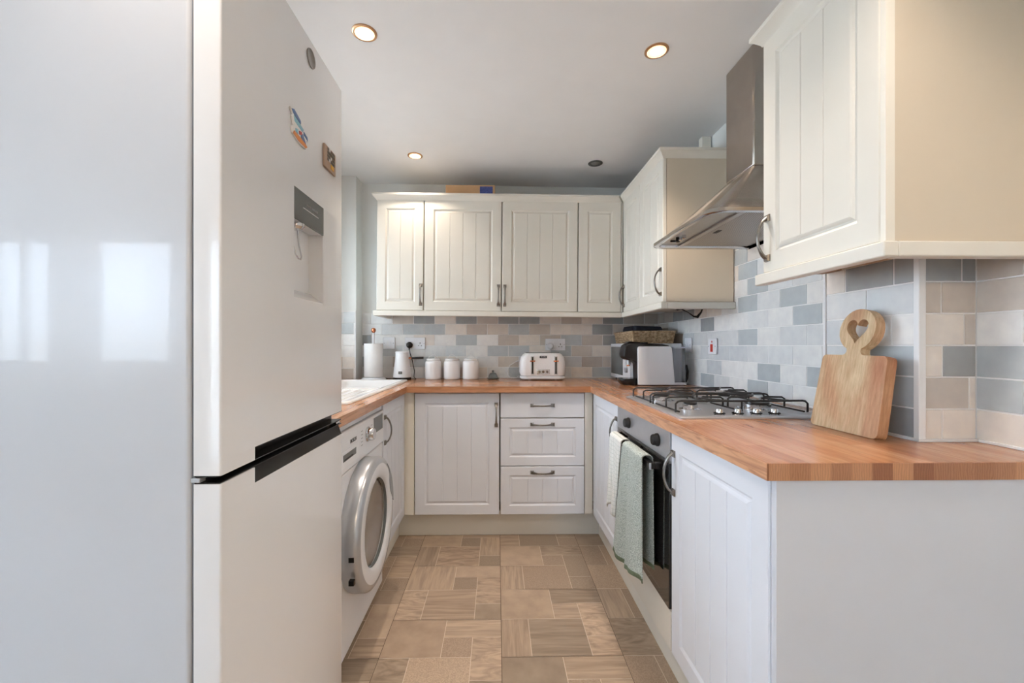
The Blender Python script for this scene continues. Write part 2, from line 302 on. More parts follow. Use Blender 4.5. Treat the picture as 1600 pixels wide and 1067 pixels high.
# ------------------------------------------------------------------ mesh helpers
class MB:
    def __init__(s): s.v = []; s.f = []; s.mi = []; s.tint = []; s.T = Matrix.Identity(4)
    def add(s, verts, faces, mi=0, tint=(1, 1, 1)):
        o = len(s.v); s.v += [tuple(s.T @ Vector(p)) for p in verts]
        for f in faces: s.f.append([i + o for i in f]); s.mi.append(mi); s.tint.append(tint)
        return s
    def box(s, x0, x1, y0, y1, z0, z1, mi=0, tint=(1, 1, 1)):
        if x0 > x1: x0, x1 = x1, x0
        if y0 > y1: y0, y1 = y1, y0
        if z0 > z1: z0, z1 = z1, z0
        v = [(x0,y0,z0),(x1,y0,z0),(x1,y1,z0),(x0,y1,z0),(x0,y0,z1),(x1,y0,z1),(x1,y1,z1),(x0,y1,z1)]
        return s.add(v, [(0,3,2,1),(4,5,6,7),(0,1,5,4),(1,2,6,5),(2,3,7,6),(3,0,4,7)], mi, tint)
    def prism(s, pts, a0, a1, axis='Y', mi=0):
        """extrude 2-D outline; axis Y: pts=(x,z); X: pts=(y,z); Z: pts=(x,y)"""
        n = len(pts)
        def P(p, a): return (p[0], a, p[1]) if axis == 'Y' else ((a, p[0], p[1]) if axis == 'X' else (p[0], p[1], a))
        v = [P(p, a0) for p in pts] + [P(p, a1) for p in pts]
        return s.add(v, [tuple(range(n))[::-1], tuple(range(n, 2*n))] + [(i, (i+1) % n, (i+1) % n + n, i+n) for i in range(n)], mi)
    def loft(s, rings, mi=0, caps=True, closed=True):
        n = len(rings[0]); v = [p for r in rings for p in r]; f = []
        for k in range(len(rings)-1):
            for i in range(n if closed else n-1):
                a = k*n+i; b_ = k*n+(i+1) % n; f.append((a, b_, b_+n, a+n))
        if caps: f += [tuple(range(n))[::-1], tuple(range((len(rings)-1)*n, len(rings)*n))]
        return s.add(v, f, mi)
    def lathe(s, prof, c=(0, 0, 0), axis='Z', seg=32, mi=0, caps=True):
        rings = []
        for r, h in prof:
            ring = []
            for i in range(seg):
                a = 2*PI*i/seg; x, y = r*math.cos(a), r*math.sin(a)
                if axis == 'Z': p = (c[0]+x, c[1]+y, c[2]+h)
                elif axis == 'X': p = (c[0]+h, c[1]+x, c[2]+y)
                else: p = (c[0]+y, c[1]+h, c[2]+x)
                ring.append(p)
            rings.append(ring)
        return s.loft(rings, mi, caps)
    def tube(s, pts, r=0.004, seg=8, mi=0, flat=None):
        P = [Vector(p) for p in pts]; n = len(P); rings = []; up = None
        for i in range(n):
            t = (P[min(i+1, n-1)] - P[max(i-1, 0)]).normalized()
            if up is None:
                up = Vector((0, 0, 1)) if abs(t.z) < 0.9 else Vector((0, 1, 0))
            a = t.cross(up).normalized(); b_ = a.cross(t).normalized(); up = b_
            rr = r[i] if isinstance(r, (list, tuple)) else r
            ra, rb = (rr, rr) if flat is None else (rr*flat[0], rr*flat[1])
            rings.append([tuple(P[i] + a*ra*math.cos(2*PI*k/seg) + b_*rb*math.sin(2*PI*k/seg)) for k in range(seg)])
        return s.loft(rings, mi)
    def build(s, name, mats, parent=None, bevel=0.0, smooth=40, seg=2, loc=None, tint=False):
        me = bpy.data.meshes.new(name); me.from_pydata(s.v, [], s.f)
        for m in (mats if isinstance(mats, (list, tuple)) else [mats]): me.materials.append(m)
        for i, p in enumerate(me.polygons): p.material_index = s.mi[i]
        bm = bmesh.new(); bm.from_mesh(me); bmesh.ops.recalc_face_normals(bm, faces=bm.faces); bm.to_mesh(me); bm.free()
        if tint:
            at = me.attributes.new('tint', 'FLOAT_COLOR', 'CORNER')
            for i, p in enumerate(me.polygons):
                for li in p.loop_indices: at.data[li].color = s.tint[i] + (1,)
        me.shade_smooth(); me.set_sharp_from_angle(angle=math.radians(smooth))
        o = bpy.data.objects.new(name, me); C.objects.link(o)
        if parent: o.parent = parent
        if loc: o.location = loc
        if bevel:
            b = o.modifiers.new('bevel', 'BEVEL'); b.width = bevel; b.segments = seg; b.limit_method = 'ANGLE'; b.angle_limit = math.radians(35)
            b.harden_normals = False
        return o
def box(name, m, x0, x1, y0, y1, z0, z1, parent=None, bevel=0.0, seg=2):
    return MB().box(x0, x1, y0, y1, z0, z1).build(name, m, parent, bevel, seg=seg)
def tag(o, label=None, cat=None, group=None, kind=None):
    if label: o['label'] = label
    if cat: o['category'] = cat
    if group: o['group'] = group
    if kind: o['kind'] = kind
    return o
def thing(name, label, cat, loc=(0, 0, 0), rz=0, group=None):
    o = bpy.data.objects.new(name, None); o.location = loc; o.rotation_euler = (0, 0, rz); o.empty_display_size = 0.05
    C.objects.link(o); return tag(o, label, cat, group)
def struct(o): o['kind'] = 'structure'; return o
def text(s, size, name, m, parent, loc, rot, depth=0.0004, bold=0.0):
    cu = bpy.data.curves.new(name, 'FONT'); cu.body = s; cu.size = size; cu.extrude = depth; cu.offset = bold; cu.align_x = 'CENTER'; cu.align_y = 'CENTER'
    cu.resolution_u = 3
    t = bpy.data.objects.new(name, cu); dg = None
    C.objects.link(t); bpy.context.view_layer.update()
    me = bpy.data.meshes.new_from_object(t); bpy.data.objects.remove(t)
    me.materials.clear(); me.materials.append(m)
    o = bpy.data.objects.new(name, me); C.objects.link(o); o.parent = parent; o.location = loc; o.rotation_euler = rot
    return o
def rrect(x0, x1, y0, y1, r, n=5):
    pts = []
    for cx, cy, a0 in ((x1-r, y1-r, 0), (x0+r, y1-r, PI/2), (x0+r, y0+r, PI), (x1-r, y0+r, 1.5*PI)):
        for k in range(n+1):
            a = a0 + PI/2*k/n; pts.append((cx + r*math.cos(a), cy + r*math.sin(a)))
    return pts

# ------------------------------------------------------------------ room shell
TX = [(0.447, -1.326), ]
def build_floor():
    mb = MB()
    R_ = random.Random(5)
    lay = [(0,.5,0,.5),(.5,1,0,.25),(.5,.75,.25,.5),(.75,1,.25,.75),(0,.25,.5,1),(.25,.75,.5,1),(.75,1,.75,1)]
    base = [(178, 157, 137), (162, 143, 125), (184, 163, 143), (172, 151, 132), (156, 139, 122)]
    W, D = 0.449, 0.4285
    g = 0.0024; gd = 0.0013
    x = 0.016 - 8*W
    cols = []
    for i in range(-12, 4):
        x0 = 0.016 + i*W
        off = 0.0 if i % 2 == 0 else D/2
        y0 = 1.549 + off - 11*D
        for j in range(16):
            ya = y0 + j*D
            for li, (a, b, c, d) in enumerate(lay):
                # layout rows run away->near: v=0 is the far side
                xa, xb = x0 + a*W, x0 + b*W
                yb, yc = ya + (1-c)*D, ya + (1-d)*D
                l = gd if a == 0 else g/2; r = gd if b == 1 else g/2; t = gd if c == 0 else g/2; bt = gd if d == 1 else g/2
                k = [4, 1, 0, 3, 2, 0, 0][li] if R_.random() < 0.55 else R_.choice([0, 1, 2, 3, 4, 1, 3])
                kf = R_.uniform(0.93, 1.05); col = tuple(v*kf for v in lin(R_.choice(base)))
                if yb < REAR or yc > YB or xb < RX0 or xa > XR: continue
                mb.add([(xa+l, yc+bt, 0.002), (xb-r, yc+bt, 0.002), (xb-r, yb-t, 0.002), (xa+l, yb-t, 0.002)], [(0, 1, 2, 3)], k, col)
            # fine light joints plane and dark module joints
            mb.add([(x0+gd, ya+gd, 0.0012), (x0+W-gd, ya+gd, 0.0012), (x0+W-gd, ya+D-gd, 0.0012), (x0+gd, ya+D-gd, 0.0012)], [(0, 1, 2, 3)], 5)
    mb.box(RX0-0.1, XR+0.1, REAR-0.1, YB+0.1, -0.05, 0, 6)
    return struct(mb.build('floor', FM + [M['joint'], M['jointd']], tint=True))
build_floor()
mb = MB(); zl, zr = ceil_z(RX0-0.1), ceil_z(XR+0.1)
mb.add([(RX0-.1, REAR-.1, zl), (XR+.1, REAR-.1, zr), (XR+.1, YB+.1, zr), (RX0-.1, YB+.1, zl), (RX0-.1, REAR-.1, zl+.1), (XR+.1, REAR-.1, zr+.1), (XR+.1, YB+.1, zr+.1), (RX0-.1, YB+.1, zl+.1)],
       [(0,1,2,3), (4,7,6,5), (0,4,5,1), (1,5,6,2), (2,6,7,3), (3,7,4,0)])
struct(mb.build('ceiling', M['ceil']))
WH = 2.42
struct(box('wall_back', M['wall'], XL-0.1, XR+0.1, YB, YB+0.1, 0, WH))
struct(box('wall_right', M['wall'], XR, XR+0.1, REAR-0.1, YB, 0, WH))
y0, y1, z0, z1 = WIN
mb = MB(); mb.box(XL-0.2, XL, 0.78, y0, 0, WH); mb.box(XL-0.2, XL, y1, YB, 0, WH); mb.box(XL-0.2, XL, y0, y1, 0, z0); mb.box(XL-0.2, XL, y0, y1, z1, WH)
struct(mb.build('wall_left', M['wall']))
struct(box('wall_dining_back', M['wall'], RX0, XL-0.2, 0.78, 0.88, 0, WH))
q0, q1, q2, q3 = SIDEWIN
mb = MB(); mb.box(RX0-.2, RX0, REAR-.2, q0, 0, WH); mb.box(RX0-.2, RX0, q1, .88, 0, WH); mb.box(RX0-.2, RX0, q0, q1, 0, q2); mb.box(RX0-.2, RX0, q0, q1, q3, WH)
struct(mb.build('wall_dining_left', M['wall']))
mb = MB(); xs = RX0
for a in REARWIN:
    mb.box(xs, a[0], REAR-0.2, REAR, 0, WH); mb.box(a[0], a[1], REAR-0.2, REAR, 0, a[2]); mb.box(a[0], a[1], REAR-0.2, REAR, a[3], WH); xs = a[1]
mb.box(xs, XR, REAR-0.2, REAR, 0, WH)
struct(mb.build('wall_rear', M['wall']))
# window frames and panes
def window(n, axis, a0, a1, z0, z1, pos, div):
    mb = MB(); t = 0.05
    def B(p0, p1, q0, q1, th=0.06):
        if axis == 'X': mb.box(pos-th/2, pos+th/2, p0, p1, q0, q1)
        else: mb.box(p0, p1, pos-th/2, pos+th/2, q0, q1)
    B(a0, a1, z0, z0+t); B(a0, a1, z1-t, z1); B(a0, a0+t, z0+t, z1-t); B(a1-t, a1, z0+t, z1-t)
    for k in range(1, div): c = a0 + (a1-a0)*k/div; B(c-t/2, c+t/2, z0+t, z1-t)
    o = struct(mb.build('window_%d' % n, M['trim'], bevel=0.004))
    for k in range(div):
        p0 = a0 + (a1-a0)*k/div + t*0.6; p1 = a0 + (a1-a0)*(k+1)/div - t*0.6
        mp = MB(); 
        if axis == 'X': mp.box(pos-0.003, pos+0.003, p0, p1, z0+t, z1-t)
        else: mp.box(p0, p1, pos-0.003, pos+0.003, z0+t, z1-t)
        mp.build('window_pane', M['pane'], o)
window(1, 'X', WIN[0], WIN[1], WIN[2], WIN[3], XL-0.1, 2)
window(2, 'Y', *REARWIN[0], REAR-0.1, 2)
window(3, 'Y', *REARWIN[1], REAR-0.1, 1)
window(4, 'Y', *REARWIN[2], REAR-0.1, 2)
window(5, 'X', *SIDEWIN, RX0-0.1, 3)  # unseen side window, put in for its daylight
# boxed corner on the left, pier on the right
BXX, BXY = -0.985, 2.965
struct(box('wall_left_boxing', M['wall'], XL, BXX, BXY, YB, 0.0, WH))
PX, PY0, PY1 = 1.045, 1.031, 1.325
struct(box('wall_right_pier', M['wall'], PX, XR, PY0, PY1, 0.0, WH))

# ------------------------------------------------------------------ wall tiles
WT = 0.907
TC = {'W': (243, 242, 239), 'L': (230, 231, 230), 'l': (217, 220, 221), 'G': (194, 200, 202), 'D': (168, 171, 172), 'C': (235, 227, 218), 'T': (205, 196, 187), 'N': (218, 209, 199)}
def tint(c, R_):
    k = R_.uniform(0.96, 1.03); return tuple(v*k for v in lin(TC[c]))
TH, TW, GR = 0.0788, 0.154, 0.0042
def tiles(name, face, rows, zs=WT+0.003):
    """rows: list (from the bottom) of (start coordinate, step sign, string, lo, hi); face(a0,a1,z0,z1,mb,col)"""
    mb = MB(); R_ = random.Random(3)
    for k, (st, s, lo, hi) in enumerate(rows):
        za = zs + k*TH; zb = za + TH - GR
        for i, ch in enumerate(s):
            a0 = st + i*TW + GR/2; a1 = st + (i+1)*TW - GR/2
            a0 = max(a0, lo); a1 = min(a1, hi)
            if a1 - a0 < 0.006 or ch == ' ': continue
            face(mb, a0, a1, za, zb, tint(ch, R_))
    return struct(mb.build(name, M['tile'], bevel=0.0009, tint=True, seg=2))
def add_tile(mb, axis, pos, d, a0, a1, z0, z1, col):
    t = 0.0028
    if axis == 'Y': mb.box(a0, a1, pos, pos + d*t, z0, z1, 0, col)
    else: mb.box(pos, pos + d*t, a0, a1, z0, z1, 0, col)
# grout beds
NB = 6; NR = 9
gz = lambda n: WT + 0.003 + n*TH
struct(box('wall_back_grout', M['grout'], BXX, XR-0.004, YB-0.004, YB, WT, gz(6)))
struct(box('wall_right_grout', M['grout'], XR-0.004, XR, PY1, YB-0.004, WT, gz(9)))
odd, even = -0.073, 0.005
rb = [(odd-7*TW,  'LLWWLCCLGLLCGTT'), (even-7*TW, 'GWTGCWLNlLlTNCT'), (odd-7*TW, 'WWlLLlWGGCGNCCT'),
      (even-7*TW, 'DWWCWGWTCTGTDTT'), (odd-7*TW, 'lLlGGCTNGTCCDNT'), (even-7*TW, 'LLTDCDTDDCTCDTT')]
rb = [(a, b, BXX+0.002, XR-0.006) for a, b in rb]
tiles('wall_back_tiles', lambda mb, a0, a1, z0, z1, c: add_tile(mb, 'Y', YB-0.003, -1, a0, a1, z0, z1, c), rb)
ev, od = 1.598-2*TW, 1.675-2*TW
rr = [(od, 'LWLGWLGWWWLW'), (ev, 'WGWGWWlWWWLW'), (od, 'LWLLllLWWWLW'), (ev, 'WLLWGLLLlTTT'), (od, 'WGWLWWDWWLTT'), (ev, 'LWGLGWCNDDTT'), (od, 'LLLGWWWWWWWW'), (ev, 'LWLLGCWWWWWW'), (od, 'WWWCGWWWWWWW')]
rr = [(a, b, PY1+0.003, YB-0.01 if k < 6 else 2.09) for k, (a, b) in enumerate(rr)]
tiles('wall_right_tiles', lambda mb, a0, a1, z0, z1, c: add_tile(mb, 'X', XR-0.003, -1, a0, a1, z0, z1, c), rr)
# pier side (faces the aisle) and pier front, and the wall in front of the pier
struct(box('wall_right_pier_grout', M['grout'], PX-0.003, PX, PY0, PY1, WT, 1.42))
e1 = PY0 + 0.125-TW; e2 = PY0 + 0.045
rp_ = [(PY0-0.02, 'DGD'), (PY0+0.125-TW-0.05, 'GlGG'), (PY0-0.02, 'GlG'), (PY0+0.067-TW, 'WWlL'), (PY0+0.0-0.004, 'GlL'), (PY0+0.062-TW, 'DDCC'), (PY0, 'CCC')]
rp_[4] = (PY0-0.011, 'lLL')
tiles('wall_right_pier_side_tiles', lambda mb, a0, a1, z0, z1, c: add_tile(mb, 'X', PX-0.002, -1, a0, a1, z0, z1, c), [(a, b, PY0+0.008, PY1-0.006) for a, b in rp_[:6]])
struct(box('wall_right_pier_front_grout', M['grout'], PX, XR, PY0-0.003, PY0, WT, 1.42))
xs = lambda f: PX + 0.006 + f*(XR-PX)
rf = [(xs(.33)-TW, 'CCN'), (xs(.80)-TW, 'TCN'), (xs(.34)-TW, 'CDD'), (xs(.72)-TW, 'CTT'), (xs(.32)-TW, 'TTT'), (xs(.68)-TW, 'DDD')]
tiles('wall_right_pier_front_tiles', lambda mb, a0, a1, z0, z1, c: add_tile(mb, 'Y', PY0-0.002, -1, a0, a1, z0, z1, c), [(a, b, PX+0.008, XR-0.0075) for a, b in rf])
struct(box('wall_right_near_grout', M['grout'], XR-0.004, XR, 0.84, PY0-0.003, WT, 1.42))
rn = [(PY0-0.13-TW, 'CC'), (PY0-0.10-TW, 'GG'), (PY0-0.13-TW, 'GG'), (PY0-0.10-TW, 'WW'), (PY0-0.13-TW, 'NN'), (PY0-0.10-TW, 'TT')]
tiles('wall_right_near_tiles', lambda mb, a0, a1, z0, z1, c: add_tile(mb, 'X', XR-0.003, -1, a0, a1, z0, z1, c), [(a, b, 0.84, PY0-0.006) for a, b in rn])
# boxing front (left)
struct(box('wall_left_boxing_grout', M['grout'], XL, BXX, BXY-0.004, BXY, WT, gz(6)+0.004))
rl = [(BXX-0.015-2*TW, 'TT'), (BXX-0.09-TW, 'NCW'), (BXX-0.015-2*TW, 'WW'), (BXX-0.09-TW, 'WWW'), (BXX-0.015-2*TW, 'lG'), (BXX-0.09-TW, 'lll')]
tiles('wall_left_boxing_tiles', lambda mb, a0, a1, z0, z1, c: add_tile(mb, 'Y', BXY-0.003, -1, a0, a1, z0, z1, c), [(a, b, XL, BXX-0.008) for a, b in rl])
# trims
tn = [0]
def trim(x0, x1, y0, y1, z0, z1, m='trim'):
    tn[0] += 1; return struct(box('trim_%d' % tn[0], M[m], x0, x1, y0, y1, z0, z1, bevel=0.0015))
trim(BXX-0.007, BXX+0.001, BXY-0.0095, BXY, WT, gz(6)+0.006)
trim(PX-0.010, PX+0.008, PY0-0.0105, PY0+0.004, WT, 1.42)
trim(PX-0.009, PX, PY1-0.006, PY1+0.003, WT, 1.42)
trim(BXX, XR, YB-0.014, YB-0.004, WT, WT+0.007)                     # sealant bead at the back
trim(XR-0.014, XR-0.004, PY1, YB-0.014, WT, WT+0.007)
trim(PX-0.014, PX-0.003, PY0-0.01, PY1, WT, WT+0.007)
trim(PX-0.014, XR-0.004, PY0-0.014, PY0-0.003, WT, WT+0.007)
trim(XR-0.012, XR-0.004, 0.845, PY0-0.014, WT, WT+0.007)

# ------------------------------------------------------------------ cabinet parts (local: x along the width, front faces -y, z up)
def panel_mesh(w, h, th=0.018, fr=0.062, grooves=3, plain=False, vertical=True):
    """routed foil door: frame, bead, tongue-and-groove centre. front at y=-th, origin at lower left back"""
    mb = MB(); F = -th
    loops = [(0, F+0.003), (0.003, F), ] + ([] if plain else [(fr-0.004, F), (fr, F+0.0035), (fr+0.004, F+0.006), (fr+0.009, F+0.006), (fr+0.013, F+0.003), (fr+0.018, F+0.001)])
    vs = []
    def L_(o, y): return [(o, y, o), (w-o, y, o), (w-o, y, h-o), (o, y, h-o)]
    vs += [(0, 0, 0), (w, 0, 0), (w, 0, h), (0, 0, h)]
    for o, y in loops: vs += L_(o, y)
    fs = [(0, 1, 2, 3)]
    for k in range(len(loops)):
        for i in range(4): fs.append((k*4+i, k*4+(i+1) % 4, (k+1)*4+(i+1) % 4, (k+1)*4+i))
    if plain:
        n = len(loops)*4; fs.append((n, n+1, n+2, n+3)); mb.add(vs, fs); return mb
    mb.add(vs, fs)
    o, y = loops[-1]; a, b, z0, z1 = o, w-o, o, h-o; gw = 0.0024; gdp = 0.003
    xs_ = [a + (b-a)*(k+1)/(grooves+1) for k in range(grooves)]
    cur = a
    for gx in xs_ + [None]:
        e = b if gx is None else gx-gw
        mb.add([(cur, y, z0), (e, y, z0), (e, y, z1), (cur, y, z1)], [(0, 1, 2, 3)])
        if gx is not None:
            mb.add([(gx-gw, y, z0), (gx, y+gdp, z0+0.002), (gx+gw, y, z0), (gx+gw, y, z1), (gx, y+gdp, z1-0.002), (gx-gw, y, z1)],
                   [(0, 1, 4, 5), (1, 2, 3, 4), (0, 2, 1), (3, 5, 4)])
            cur = gx+gw
    return mb
def handle_mesh(L=0.142, vertical=True, bow=0.027):
    """pewter bow handle centred on the origin, mounted on y=0, sticking out to -y"""
    mb = MB()
    pts, n = [], 14
    rings = []
    for i in range(n+1):
        t = i/n; a = -L/2 + 0.008 + (L-0.016)*t
        d = bow*math.sin(PI*t)**0.65
        hw = 0.0042 + 0.0052*abs(2*t-1)**3; ht = 0.0034
        # outward direction perpendicular to path approx
        t2 = min(max(t, 0.001), 0.999)
        sl = bow*0.65*PI*math.cos(PI*t2)*math.sin(PI*t2)**(-0.35)/(L-0.016)
        sl = max(-2.5, min(2.5, sl)); ln = math.hypot(1, sl); nx, ny = -sl/ln, 1/ln
        ring = []
        for u, v in ((-1, -.6), (-.6, -1), (.6, -1), (1, -.6), (1, .6), (.6, 1), (-.6, 1), (-1, .6)):
            A = a + nx*v*ht; D_ = -(d+0.006) - ny*v*ht
            ring.append((u*hw, D_, A) if vertical else (A, D_, u*hw))
        rings.append(ring)
    mb.loft(rings)
    for s in (-1, 1):
        c = s*(L/2-0.0095)
        q = 0.0105
        rr_ = [(q, 0), (q, -0.003), (q*0.72, -0.009)]
        rg = []
        for r, y in rr_:
            sq = [(-r, y, c-r), (r, y, c-r), (r, y, c+r), (-r, y, c+r)] if vertical else [(c-r, y, -r), (c+r, y, -r), (c+r, y, r), (c-r, y, r)]
            rg.append(sq)
        mb.loft(rg)
    return mb
HV = handle_mesh(vertical=True); HH = handle_mesh(vertical=False)
def put_handle(parent, vertical, x, y, z):
    return (HV if vertical else HH).build('handle', M['pewter'], parent, loc=(x, y, z), smooth=50)
def cabinet(name, label, loc, rz, w, h, depth, cat='kitchen cabinet', group=None, t=0.016, cm='carc'):
    """empty at the lower front-left corner; carcass behind y=0.020"""
    r = thing(name, label, cat, loc, rz, group)
    mb = MB(); y0 = 0.021
    mb.box(0, t, y0, depth, 0, h); mb.box(w-t, w, y0, depth, 0, h); mb.box(t, w-t, y0, depth, 0, t); mb.box(t, w-t, y0, depth, h-t, h); mb.box(t, w-t, depth-0.006, depth, t, h-t)
    mb.box(t, w-t, y0+0.02, depth-0.01, h*0.5, h*0.5+t)
    mb.build('carcass', M[cm], r)
    return r
def door(cab, x0, x1, z0, z1, grooves, hx=None, hz=None, fr=0.062, name='door', ang=0):
    mb = panel_mesh(x1-x0, z1-z0, grooves=grooves, fr=fr)
    d = mb.build(name, M['cab'] if cab.location.z > 1 else M['cabb'], cab, smooth=14, loc=(x0, 0.019, z0))
    if hx is not None: put_handle(d, True, hx, -0.018, hz)
    if ang: d.rotation_euler = (0, 0, ang)
    return d

# ---- base units, back run: doors face -y; front plane (door front) at y=2.484
DY = 2.484
BH = 0.715
# left corner post + hinged door unit
cb = cabinet('base_cabinet', 'cream base cabinet with tall grooved door left of the drawers', (-0.485, DY, 0.15), 0, 0.497, BH, YB-DY-0.01)
door(cb, 0.001, 0.496, 0, BH, 3, 0.478, BH-0.128)
dr = cabinet('drawer_cabinet', 'cream three-drawer base unit under the toaster', (0.018, DY, 0.15), 0, 0.497, BH, YB-DY-0.01)
for z0, z1, pl, hz in ((0.0, 0.2815, False, 0.247), (0.286, 0.564, False, 0.244), (0.569, 0.715, True, 0.075)):
    mb = panel_mesh(0.495, z1-z0, grooves=3, fr=0.055, plain=pl)
    d = mb.build('drawer', M['cabb'], dr, smooth=14, loc=(0.001, 0.019, z0))
    put_handle(d, False, 0.2475, -0.018, (z1-z0)-0.034 if not pl else 0.073)
def filler(label, x0, x1, y0, y1, z0=0.15, z1=0.87):
    return tag(box('filler_post', M['carc'], x0, x1, y0, y1, z0, z1, bevel=0.001), label, 'filler panel')
filler('narrow cream corner post left of the tall back door', -0.5455, -0.488, DY, DY+0.02)
filler('narrow cream corner post right of the drawers', 0.517, 0.5625, DY, DY+0.02)
struct(box('baseboard_back', M['plinth'], -0.590, 0.613, 2.549, 2.565, 0.003, 0.148, bevel=0.001))
# ---- right run: faces -x. rz=-90: local x -> -y. origin at far corner
XRF = 0.563
RZ = -PI/2
c1 = cabinet('base_cabinet', 'cream base cabinet between back corner and built-in oven', (XRF, 2.4825, 0.15), RZ, 0.517, BH, XR-XRF-0.01)
door(c1, 0.006, 0.512, 0, BH, 3, 0.49, BH-0.128)
c2 = cabinet('base_cabinet', 'cream base cabinet nearest the camera, right of oven', (XRF, 1.362, 0.15), RZ, 0.497, BH, PX-XRF-0.012)
door(c2, 0.002, 0.494, 0, BH, 3, 0.020, BH-0.128)
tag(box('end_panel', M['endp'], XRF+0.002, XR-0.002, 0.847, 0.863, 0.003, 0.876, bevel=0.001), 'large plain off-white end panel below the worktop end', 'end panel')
struct(box('baseboard_right', M['plinth'], 0.613, 0.629, 0.864, 2.548, 0.003, 0.148, bevel=0.001))
# ---- left run: faces +x. rz=+90: local x -> +y
XLF = -0.542
c3 = cabinet('base_cabinet', 'cream base cabinet between washing machine and back corner', (XLF, 2.022, 0.15), PI/2, 0.460, 0.55, XLF-XL-0.01)
door(c3, 0.002, 0.459, 0, BH, 3, 0.022, BH-0.128)
struct(box('baseboard_left', M['plinth'], -0.606, -0.590, 2.02, 2.548, 0.003, 0.148, bevel=0.001))

# ------------------------------------------------------------------ worktop (one continuous U)
WB = 0.872
wt = MB()
XA = -0.522; XB = 0.543; YF = 2.444
SX0, SX1, SY0, SY1 = -1.03, -0.606, 1.72, 2.83
# back run (staves across), with the corners
wt.box(XA, XB, YF, YB-0.002, WB, WT, 0)
# left run around the sink cut-out (staves along y)
wt.box(SX1, XA, 1.36, YB-0.002, WB, WT, 1); wt.box(XL+0.002, SX0, 1.36, SY1, WB, WT, 1); wt.box(SX0, SX1, 1.36, SY0, WB, WT, 1)
wt.box(SX0, SX1, SY1, BXY-0.001, WB, WT, 1); wt.box(BXX+0.001, SX1, BXY-0.001, YB-0.002, WB, WT, 1); wt.box(XL+0.002, SX0, SY1, BXY-0.001, WB, WT, 1)
# right run
wt.box(XB, PX-0.002, 0.841, YB-0.002, WB, WT, 1); wt.box(PX-0.002, XR-0.002, 0.841, PY0-0.001, WB, WT, 1); wt.box(PX-0.002, XR-0.002, PY1+0.001, YB-0.002, WB, WT, 1)
# thin faces: end blocks and the moulded front edge of the right run
wt.box(XB-0.001, XR-0.002, 0.8395, 0.841, WB, WT-0.0006, 2)
wt.box(XB-0.0015, XB-0.0001, 0.8405, YF, WB, WT-0.0006, 3)
wo = wt.build('worktop', [M['woodX'], M['woodY'], M['endgrain'], M['edge']])
tag(wo, 'oak-effect stave worktop running in a U round the kitchen', 'worktop')
jn = tag(box('worktop_joint_strip', M['seam'], XB-0.0005, XB+0.0008, YF, YB-0.02, WT, WT+0.0004), 'thin joint line where back worktop meets right run', 'joint strip')

# ------------------------------------------------------------------ sink
sk = thing('kitchen_sink', 'white ceramic inset sink in the left worktop', 'sink', (-0.82, 2.27, WT))
X0, X1, Y0, Y1 = -1.045, -0.594, 1.70, 2.845
def ringxy(x0, x1, y0, y1, r, z): return [(p[0]+0.82, p[1]-2.27, z) for p in rrect(x0, x1, y0, y1, r, 6)]
bx0, bx1, by0, by1 = -1.0, -0.65, 2.28, 2.80
mb = MB()
# outer rim: rings from underside out over the top and down into basin/drainer
mb.loft([ringxy(X0, X1, Y0, Y1, .04, 0.0005), ringxy(X0, X1, Y0, Y1, .04, 0.006), ringxy(X0+.006, X1-.006, Y0+.006, Y1-.006, .036, 0.011), ringxy(X0+.03, X1-.03, Y0+.03, Y1-.03, .03, 0.011), ringxy(X0+.037, X1-.037, Y0+.037, Y1-.037, .026, 0.004)], caps=False)
# drainer floor
mb.add([(X0+.037+.82, Y0+.037-2.27, .004), (X1-.037+.82, Y0+.037-2.27, .004), (X1-.037+.82, by0-2.27, .004), (X0+.037+.82, by0-2.27, .004)], [(0, 1, 2, 3)])
for k in range(7):
    xx = X0 + .075 + k*.048
    mb.box(xx+.82, xx+.014+.82, Y0+.08-2.27, by0-.05-2.27, .004, .0062)
mb.box(bx0-.008+.82, bx1+.019+.82, by0-.022-2.27, by0-2.27, .002, .011)
mb.build('rim', M['ceramic'], sk, smooth=60)
mb = MB(); mb.loft([ringxy(X0+.037, X1-.037, by0-.002, Y1-.037, .026, .0045), ringxy(X0+.045, X1-.045, by0+.006, Y1-.045, .03, -.02), ringxy(X0+.055, X1-.055, by0+.016, Y1-.055, .05, -.16), ringxy(X0+.09, X1-.09, by0+.05, Y1-.09, .06, -.185)], caps=False)
n = len(mb.v)//4; mb.f.append(list(range(3*n, 4*n))); mb.mi.append(0); mb.tint.append((1, 1, 1))
mb.build('basin', M['ceramic'], sk, smooth=60)
MB().lathe([(.0, 0), (.035, 0), (.04, .003), (.03, .004)], (0, .29, -.186), caps=False).build('plug_hole', M['chrome'], sk)

# ------------------------------------------------------------------ wall cabinets
TILT = math.radians(0.45)
UZ = 1.369; UH = 0.717; UY = 2.752
uppers = []
def upper(label, x0, x1, grooves, hx, name='wall_cabinet', ang=0, fr=0.062):
    c = cabinet(name, label, (x0, UY, UZ), 0, x1-x0, UH, YB-UY-0.012)
    door(c, 0.002, x1-x0-0.002, 0, UH, grooves, hx, 0.102, fr=fr, ang=ang)
    uppers.append(c); return c
upper('leftmost narrow cream wall cabinet beside the paper roll wall', -0.783, -0.478, 1, 0.285, fr=0.058)
upper('wide cream wall cabinet second from left, under cardboard box', -0.475, 0.028, 3, 0.482)
upper('wide cream wall cabinet above the toaster, door slightly crooked', 0.031, 0.527, 3, 0.018)
upper('narrow cream wall cabinet without visible handle, in back corner', 0.530, 0.812, 0, None, fr=0.062)
uppers.append(tag(box('corner_post', M['cab'], 0.8125, 0.8215, UY+0.001, UY+0.03, UZ, UZ+UH), 'narrow cream strip in the corner between back and right wall cabinets', 'filler strip'))
